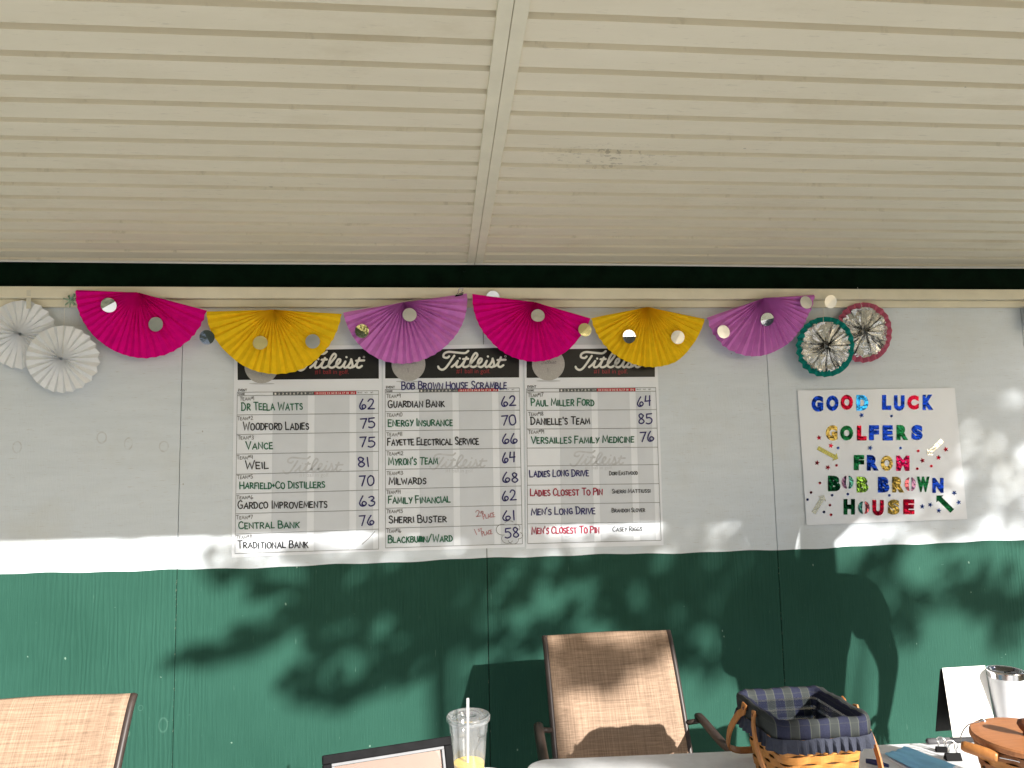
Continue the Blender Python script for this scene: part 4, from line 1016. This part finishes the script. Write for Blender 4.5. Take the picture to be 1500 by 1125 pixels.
gd = (g1-g0).normalized(); b.tube(smooth_path([g1, g1+gd*.03+Vector((0,0,.004)), g1+gd*.07+Vector((.01,0,.008)), Vector((LO.x+.09, LO.y-LR*.93, TZ+.135)), Vector((LO.x+LR*.85, LO.y-LR*.6, TZ+.14))], 6), .0016, 8)
bail = b.build('wire_bail', M['chrome'], rb, smooth=True)
b = MB(); b.tube([g0-gd*.001, g0.lerp(g1,.08), g0.lerp(g1,.5), g0.lerp(g1,.92), g1], [.0095,.0125,.0135,.0125,.0100], 18); b.build('wooden_grip', M['handle'], bail, smooth=True)
b = MB(); b.lathe([(.004,-.004),(.008,-.002),(.008,.003),(.004,.005)], hk, 14); b.build('bail_ear', M['chrome'], rb, smooth=True)

# ------------------------------------------------------------------ tumbler, card, marker, clips, blue sheet
e0 = T(1445, 981, TZ+.188); tc = Vector((e0.x+.052, e0.y-.012, TZ))
tb = thing('tumbler', tc, 'white steel tumbler with clear lid behind the lidded basket', 'tumbler')
b = MB(); b.lathe([(0,.001),(.032,.001),(.035,.004),(.037,.03),(.046,.12),(.0495,.166),(.0497,.168)], tc, 64); b.build('coated_body', M['tumbler'], tb, smooth=True)
b = MB(); b.lathe([(.0499,.1682),(.0512,.184),(.0515,.187),(.0505,.189),(.049,.188),(.0475,.175)], tc, 64); b.build('steel_rim', M['chrome'], tb, smooth=True)
b = MB(); b.lathe([(.0472,.174),(.047,.186),(.0445,.1895),(.041,.188),(.036,.1795),(0,.1785)], tc, 64)
b.obox(tc+Vector((0,-.018,.183)), (.009,0,0), (0,.012,0), (0,0,.003)); b.build('clear_lid', mat_clear('smoky_lid_plastic', (.35,.35,.37), .14, .06), tb, smooth=True)
k0 = T(1396,1081,TZ+.001); k1 = Vector((k0.x+.145, k0.y+.004, TZ+.001)); kt0 = k0+Vector((.004,.032,.196)); kt1 = k1+Vector((.004,.032,.196))
tcd = thing('standing_card', k0, 'blank white card with a black back prop standing behind the tumbler', 'card')
b = MB(); b.add([k0, k1, kt1, kt0], [(0,1,2,3)]); b.build('card_face', M['card'], tcd, solid=.0012)
bk0 = Vector((-.004,.004,-.004)); b = MB(); b.add([kt0+bk0, kt1+bk0, k1+Vector((-.015,.058,0)), k0+Vector((-.015,.058,0))], [(0,1,2,3)]); b.build('back_prop', M['black'], tcd, solid=.002)
a0, a1 = T(1357,1086,TZ+.0095), T(1432,1083,TZ+.0095)
mk = thing('marker_pen', a0, 'dark marker pen lying in front of the white card', 'pen'); dd = (a1-a0)
b = MB(); b.tube([a0+dd*.0, a0+dd*.03, a0+dd*.45], [.005,.0085,.0085], 16); b.build('cap', simple('grey_marker_cap', (.09,.09,.095), .6, spec=.15), mk, smooth=True)
b = MB(); b.tube([a0+dd*.452, a0+dd*.46, a1], [.0075,.0080,.0080], 16); b.build('barrel', M['markerbody'], mk, smooth=True)
for (px, py, wd, r, lab) in ((1380,1101,.034,.25,'smaller black binder clip standing nearest the white card'), (1396,1113,.044,.12,'larger black binder clip standing next to the wooden grip')):
    c = T(px, py, TZ+.001); t = binder_clip(c, (math.cos(r), -math.sin(r), 0), (math.sin(r), math.cos(r), 0), (0,0,1), wd)
    t['label'] = lab; t['group'] = 'binder clips on the table'
cs = [T(1296,1108,TZ), T(1328,1097,TZ), T(1400,1124,TZ), T(1372,1150,TZ)]
def sheet(cor, z, n, wob, mt, nm, lab, cat):
    b = MB()
    for j in range(n+1):
        for i in range(n+1):
            u, v = i/n, j/n; p = cor[0].lerp(cor[1], u).lerp(cor[3].lerp(cor[2], u), v)
            b.v.append(Vector((p.x, p.y, TZ+z+wob*(1+math.sin(9*u+2*v)*.5+.5*math.sin(23*u-6*v)*math.cos(5*v)))))
    for j in range(n):
        for i in range(n): a = j*(n+1)+i; b.f.append((a, a+1, a+n+2, a+n+1))
    return tag(b.build(nm, mt, loc=cor[0], smooth=True, solid=.0005), lab, cat)
c_ = sum(cs, Vector((0,0,0)))/4
big = [c_+(p-c_)*1.12 for p in cs]
sheet(big, .0006, 8, .0006, M['paper'], 'paper_sheet', 'white paper sheet under the blue plastic sheet', 'paper')
sheet(cs, .004, 28, .0028, M['bluesheet'], 'plastic_sheet', 'crinkled light blue plastic sheet lying right of the plaid basket', 'sheet')
n0 = T(1283,1117,TZ+.012); b = MB(); b.tube([n0+Vector((-.02,.015,0)), n0, n0+Vector((.018,-.03,.002))], [.006,.008,.004], 12)
tag(b.build('pen_cap', M['blueink'], loc=n0, smooth=True), 'small navy pen cap peeking out behind the basket handle', 'cap')

# ------------------------------------------------------------------ person casting the shadow (stands at the end of the table)
GP = 1.06
def sh(px, py, dg=0.0):
    p = W(px, py); g = GP+dg; return Vector((p.x+.65*g, -g, p.z+.52*g))
def skin_mesh(name, nodes, edges, mt, parent, sub=2, root=0):
    me = bpy.data.meshes.new(name); o0 = parent_world(parent)
    me.from_pydata([Vector(n[0])-o0 for n in nodes], edges, []); me.materials.append(mt)
    o = bpy.data.objects.new(name, me); C.objects.link(o); o.parent = parent
    md = o.modifiers.new('skin', 'SKIN'); md.use_smooth_shade = True
    for i, n in enumerate(nodes):
        sv = me.skin_vertices[0].data[i]; r = n[1]; sv.radius = r if isinstance(r, tuple) else (r, r); sv.use_root = (i == root)
    md = o.modifiers.new('sub', 'SUBSURF'); md.levels = sub; md.render_levels = sub; return o
shR, shL = sh(1258,868), sh(1092,880); nb = sh(1143,846); hd = sh(1136,775)
pel = sh(1172,1120); pel.z = 1.0; elb = sh(1303,968); wri = sh(1296,1040, .04)
per = thing('person', (pel.x, pel.y, 0), 'person in a loose dark shirt and shorts standing beside the table end, arm hanging', 'person')
skinm = simple('light_skin', (.48,.29,.21), .5); shirt = simple('dark_blue_shirt', (.03,.04,.09), .85); shorts = simple('khaki_shorts', (.30,.25,.17), .85); hair = simple('brown_hair', (.06,.035,.02), .6)
nodes = []; edges = []
def nd(p, r, par=None):
    nodes.append((p, r)); i = len(nodes)-1
    if par is not None: edges.append((par, i))
    return i
i0 = nd(pel, .15); ab = nd(pel.lerp(nb,.35), .145, i0); chs = nd(pel.lerp(nb,.72), .155, ab); nk = nd(nb+Vector((0,0,-.01)), .07, chs); nk2 = nd(nb.lerp(hd,.4), .058, nk)
h1 = nd(hd+Vector((0,.02,-.03)), (.082,.095), nk2); h2 = nd(hd+Vector((0,0,.05)), (.085,.10), h1); h3 = nd(hd+Vector((0,0,.10)), (.06,.07), h2); nd(hd+Vector((0,0,.13)), (.03,.035), h3)
nos = nd(hd+Vector((-.01,.115,-.01)), .014, h1)
for s, a_, e_, w_ in ((1, shR, elb, wri), (-1, shL, shL+Vector((-.10,.03,-.28)), shL+Vector((.0,.20,-.42)))):
    sj = nd(a_, .072, chs); ej = nd(e_, .045, sj); wj = nd(w_, .029, ej)
    d = (w_-e_).normalized(); dv = (Vector((-.25,0,-1)).normalized() if s > 0 else d)
    palm = nd(w_+dv*.05, (.036,.018), wj); side = dv.cross(Vector((0,1,0))).normalized()
    for q, ln in ((-.028,.062),(-.010,.075),(.008,.070),(.026,.055)):
        f1 = nd(w_+dv*.088+side*q, .0095, palm); f2 = nd(w_+dv*(.088+ln*.55)+side*q*1.15, .0085, f1); nd(w_+dv*(.088+ln)+side*q*1.2+Vector((0,.02,0)), .0075, f2)
    th = nd(w_+dv*.035-side*.038, .011, palm); nd(w_+dv*.08-side*.055, .009, th)
for s in (-1, 1):
    hip = nd(pel+Vector((s*.10,0,-.10)), .095, i0); kn = nd(Vector((pel.x+s*.12, pel.y+.02, .50)), .062, hip); an = nd(Vector((pel.x+s*.13, pel.y-.02, .09)), .042, kn); nd(Vector((pel.x+s*.14, pel.y+.13, .035)), (.035,.045), an)
skin_mesh('body', nodes, edges, skinm, per)
nodes, edges = [], []
i0 = nd(pel+Vector((0,0,-.12)), .20); ab = nd(pel.lerp(nb,.30), .20, i0); chs = nd(pel.lerp(nb,.70), .185, ab); nk = nd(nb+Vector((0,0,-.04)), .085, chs)
for a_, e_ in ((shR, elb), (shL, shL+Vector((-.10,.03,-.28)))): sj = nd(a_+Vector((0,0,-.010)), .097, chs); nd(a_.lerp(e_,.62), .078, sj)
skin_mesh('shirt', nodes, edges, shirt, per)
nodes, edges = [], []
i0 = nd(pel+Vector((0,0,-.06)), .185)
for s in (-1, 1): hp = nd(pel+Vector((s*.11,0,-.20)), .125, i0); nd(Vector((pel.x+s*.12, pel.y+.02, .56)), .105, hp)
skin_mesh('shorts', nodes, edges, shorts, per)
b = MB(); hc = hd+Vector((0,.005,.045)); nU, nV = 36, 22            # hair: a cap open over the face, short at the nape
def hp_(i, j):
    a_ = 2*math.pi*i/nU; e_ = math.pi*j/nV; k_ = 1+.025*math.sin(9*a_+2*e_)+.02*math.sin(17*a_-5*e_)
    return Vector((.098*math.sin(e_)*math.cos(a_)*k_, .116*math.sin(e_)*math.sin(a_)*k_, .128*math.cos(e_)*k_))
for j_ in range(nV):
    for i_ in range(nU):
        q = [hp_(i_,j_), hp_(i_+1,j_), hp_(i_+1,j_+1), hp_(i_,j_+1)]; m_ = sum(q, Vector((0,0,0)))/4
        if m_.z < -.095 or (m_.y > .02 and m_.z < .055) or (m_.y > -.03 and m_.z < -.03): continue
        b.add([hc+p for p in q], [(0,3,2,1)])
b.build('hair', hair, per, smooth=True, solid=.010)
for s_ in (-1, 1):
    b = MB(); b.lathe([(0,-.009),(.007,-.007),(.010,0),(.007,.007),(0,.009)], hd+Vector((s_*.034,.088,.022)), 12); b.build('eye', M['black'], per, smooth=True)
    b = MB(); b.lathe([(0,-.032),(.012,-.022),(.016,.005),(.012,.024),(0,.030)], hd+Vector((s_*.090,.0,.005)), 12, .7, 1.2); b.build('ear', skinm, per, smooth=True)
b = MB(); b.tube([hd+Vector((-.024,.094,-.055)), hd+Vector((0,.101,-.057)), hd+Vector((.024,.094,-.055))], [.004,.006,.004], 8, flat=.7); b.build('mouth', simple('lip_skin', (.32,.12,.10), .5), per, smooth=True)

# ------------------------------------------------------------------ trees outside that throw the dappled shade
leafm = []
for nm, a_, b_ in (('leaf_green', (.035,.075,.018), (.075,.13,.03)),):
    k = NT(nm); v = k.geo(); k.set(col=k.mix(k.noise(v, 1.5, 3, .6, .3, .7), a_, b_), rough=.6); leafm.append(k.m)
bark = simple('grey_brown_bark', (.11,.085,.065), .9, var=.35, scale=12, bump=.8, bscale=30)
def shade_at(x, y, dark, lit):
    d = 0.0
    for (cx, cy, rx, ry, a, s) in dark:
        a = math.radians(a); dx, dy = x-cx, y-cy; u = (dx*math.cos(a)+dy*math.sin(a))/rx; v = (-dx*math.sin(a)+dy*math.cos(a))/ry
        q = u*u+v*v; d = max(d, s*max(0, min(1, 2.2*(1-q))))
    for (cx, cy, rx, ry, a, s) in lit:
        a = math.radians(a); dx, dy = x-cx, y-cy; u = (dx*math.cos(a)+dy*math.sin(a))/rx; v = (-dx*math.sin(a)+dy*math.cos(a))/ry
        q = u*u+v*v
        if q < 1: d *= 1 - s*min(1, 2*(1-q))
    q = noise.noise(Vector((x*.030+y*.012, y*.040-x*.006, 3.3)))*.65 + noise.noise(Vector((x*.075, y*.085, 9.1)))*.45
    if x > 1270 and y < 770: return d*max(.8, min(1, .98+.8*q))
    if y > 1140: return d
    return d*max(.12, min(1, .95+1.7*q))
def shade_tree(name, trunk_xy, box, dark, lit, tries, t0, t1, label, extra_top):
    b = MB(); pts = []
    def leaf(p, sz):
        n_ = (-SUN + Vector((rnd()-.5, rnd()-.5, rnd()-.5))*1.3).normalized(); a_ = n_.cross(Vector((rnd()-.5, rnd()-.5, rnd()-.5))).normalized(); c_ = n_.cross(a_)
        L = sz*(.8+.5*rnd()); wv = L*.55
        b.add([p-a_*L/2, p-c_*wv/2+a_*L*.05, p+a_*L/2, p+c_*wv/2+a_*L*.05], [(0,1,2,3)])
    for _ in range(tries):
        x = box[0]+(box[2]-box[0])*rnd(); y = box[1]+(box[3]-box[1])*rnd()
        if rnd() > shade_at(x, y, dark, lit): continue
        p = W(x, y); tt = t0+(t1-t0)*rnd(); p = p + Vector((.65, -1, .52))*tt
        leaf(p, .085); 
        if rnd() < .02: pts.append(p)
    tx, ty = trunk_xy
    for _ in range(extra_top):                         # the rest of the crown, above the part that shades the wall
        q = rnd()*6.283; r = 2.3*math.sqrt(rnd()); h = rnd()
        cl = Vector((tx+math.cos(q)*r*(1.1-.6*h), ty+math.sin(q)*r*(1.1-.6*h), 5.9+2.6*h+.4*math.sin(3*q)))
        cl.z = max(cl.z, -.52*cl.y+1.9+.9*rnd())
        for _ in range(18): leaf(cl+Vector((random.gauss(0,.22), random.gauss(0,.22), random.gauss(0,.16))), .11)
        if rnd() < .15: pts.append(cl)
    t = thing(name, (tx, ty, 0), label, 'tree', 'shade trees on the lawn')
    b.build('crown', leafm[0], t)
    b = MB(); b.tube(smooth_path([(tx,ty,-.05),(tx+.05,ty,1.0),(tx-.03,ty+.05,2.0),(tx+.02,ty,2.9),(tx,ty,3.6)], 5), [.24-.15*i/20 for i in range(21)], 14); b.build('trunk', bark, t, smooth=True)
    b = MB(); random.shuffle(pts)
    ctr = sum(pts, Vector((0,0,0)))/len(pts)
    for p in pts[:7]:
        s = Vector((tx, ty, 3.4)); mid = Vector((tx, ty, 4.3)).lerp(ctr, .55).lerp(p, .2)
        b.tube(smooth_path([s, mid, p], 5), [.02-.016*i/10 for i in range(11)], 7)
    b.build('limbs', bark, t, smooth=True)
darkA = [(300,962,62,15,-4,.85),(365,938,70,22,-18,.8),(345,850,60,13,10,.75),(430,900,60,22,-25,.8),(560,905,150,80,0,.97),(620,850,270,42,-2,.97),(480,1006,78,34,8,.95),(560,985,75,38,-15,.95),(640,938,85,34,-18,.9),(730,935,70,26,0,.75),(780,900,90,60,0,.8),(740,1010,60,45,0,.7),
         (450,815,120,20,-4,.85),(320,805,50,14,-20,.45),(690,800,200,40,0,.9),(860,815,120,40,0,.9),(588,1162,96,22,0,1.0)]
litA = [(455,925,42,14,-20,.75),(430,872,34,10,-25,.7),(515,945,30,12,-20,.5),(820,878,95,17,-27,.85),(740,905,45,14,-20,.6),(520,778,45,26,-25,.95),(640,806,55,9,-8,.9),(850,768,62,17,-16,.9),(700,850,26,10,-30,.4),(600,1030,120,26,-15,.8)]
shade_tree('shade_tree', (5.42,-8.3), (180,740,960,1300), darkA, litA, 5600, 5.6, 8.0, 'leafy tree on the lawn whose branches shade the left half of the wall', 260)
darkB = [(960,870,110,80,0,.97),(1030,825,180,55,0,.99),(1080,930,130,80,0,.95),(1160,900,90,90,0,.8),(765,1012,85,24,-12,.95),(850,985,45,20,-20,.9),(720,1045,40,14,-25,.6),(1380,872,140,30,8,.93),(1300,905,65,42,20,.9),(1470,918,34,40,0,.9),(1290,830,40,30,0,.7),(1430,838,60,18,0,.6),(1200,700,210,80,0,.97),(1330,650,220,130,0,1.0),(1460,600,150,110,0,1.0),(1540,690,90,130,0,.9),(1400,740,110,60,0,1.0),(1550,860,50,50,0,.7),(1060,760,120,36,0,.95),(1290,790,90,14,0,.35)]
litB = [(1060,935,42,20,-35,.7),(1012,985,22,12,-30,.6),(1125,872,18,9,-30,.45),(1226,812,46,42,0,.97),(1330,850,70,14,-8,.55),(1365,820,24,14,0,.6),(1275,850,24,12,-20,.5),(1265,782,70,14,-3,.9),(1448,748,30,46,20,.75),(1482,690,26,44,25,.45),(1440,650,34,10,-35,.45),(1322,590,34,8,-35,.3),(1352,648,34,9,-35,.35),(1235,528,14,18,0,.6),(1480,550,20,18,0,.6),(1130,768,16,10,0,.6),(1405,700,8,26,25,.35)]
shade_tree('shade_tree', (7.8,-9.6), (620,500,1640,1115), darkB, litB, 7400, 6.2, 8.8, 'leafy tree on the lawn whose branches shade the right half of the wall', 260)
# unseen tree belt added (shows only as reflections; keeps the low sky off the porch)
def belt_tree(x, y, h, r, label):
    b = MB()
    for _ in range(150):
        q = rnd()*6.283; f = rnd(); rr = r*math.sqrt(rnd())*(1-.55*abs(2*f-.8)); c_ = Vector((x+rr*math.cos(q), y+rr*math.sin(q), .8+(h-.8)*f))
        for _ in range(14):
            p = c_+Vector((random.gauss(0,.4), random.gauss(0,.4), random.gauss(0,.35))); a_ = Vector((rnd()-.5, rnd()-.5, rnd()-.5)).normalized(); d_ = a_.orthogonal().normalized(); L = .30+.2*rnd()
            b.add([p-a_*L, p-d_*L*.5, p+a_*L, p+d_*L*.5], [(0,1,2,3)])
    t = thing('sky_block_tree', (x, y, 0), label, 'tree', 'belt of added sky-blocking trees across the lawn'); b.build('crown', leafm[0], t)
    b = MB(); b.tube(smooth_path([(x,y,-.05),(x+.1,y,h*.3),(x-.1,y,h*.6),(x,y,h*.9)], 5), [.3-.26*i/15 for i in range(16)], 12); b.build('trunk', bark, t, smooth=True)
    return t
lt = belt_tree(-3.5, -19, 11, 3.6, 'added bushy tree in the sky-blocking belt across the lawn, first from the left')
for i, (x, y, q, sc) in enumerate(((-10,-17,1,1.1),(-16.5,-13,2,1.05),(-20,-6,.5,1.0),(3.2,-21,3,1.15),(26,-9,4,1.1),(23,-3,5,1.0),(31,-16,2,1.2))):
    c = copy_tree(lt); c.location = (x, y, 0); c.rotation_euler.z = q; c.scale = (sc,)*3
    c['label'] = 'added bushy tree in the sky-blocking belt across the lawn, ' + ('left of centre','far left','beside the porch on the left','facing the porch','far right','beside the porch on the right','rightmost and tallest')[i]
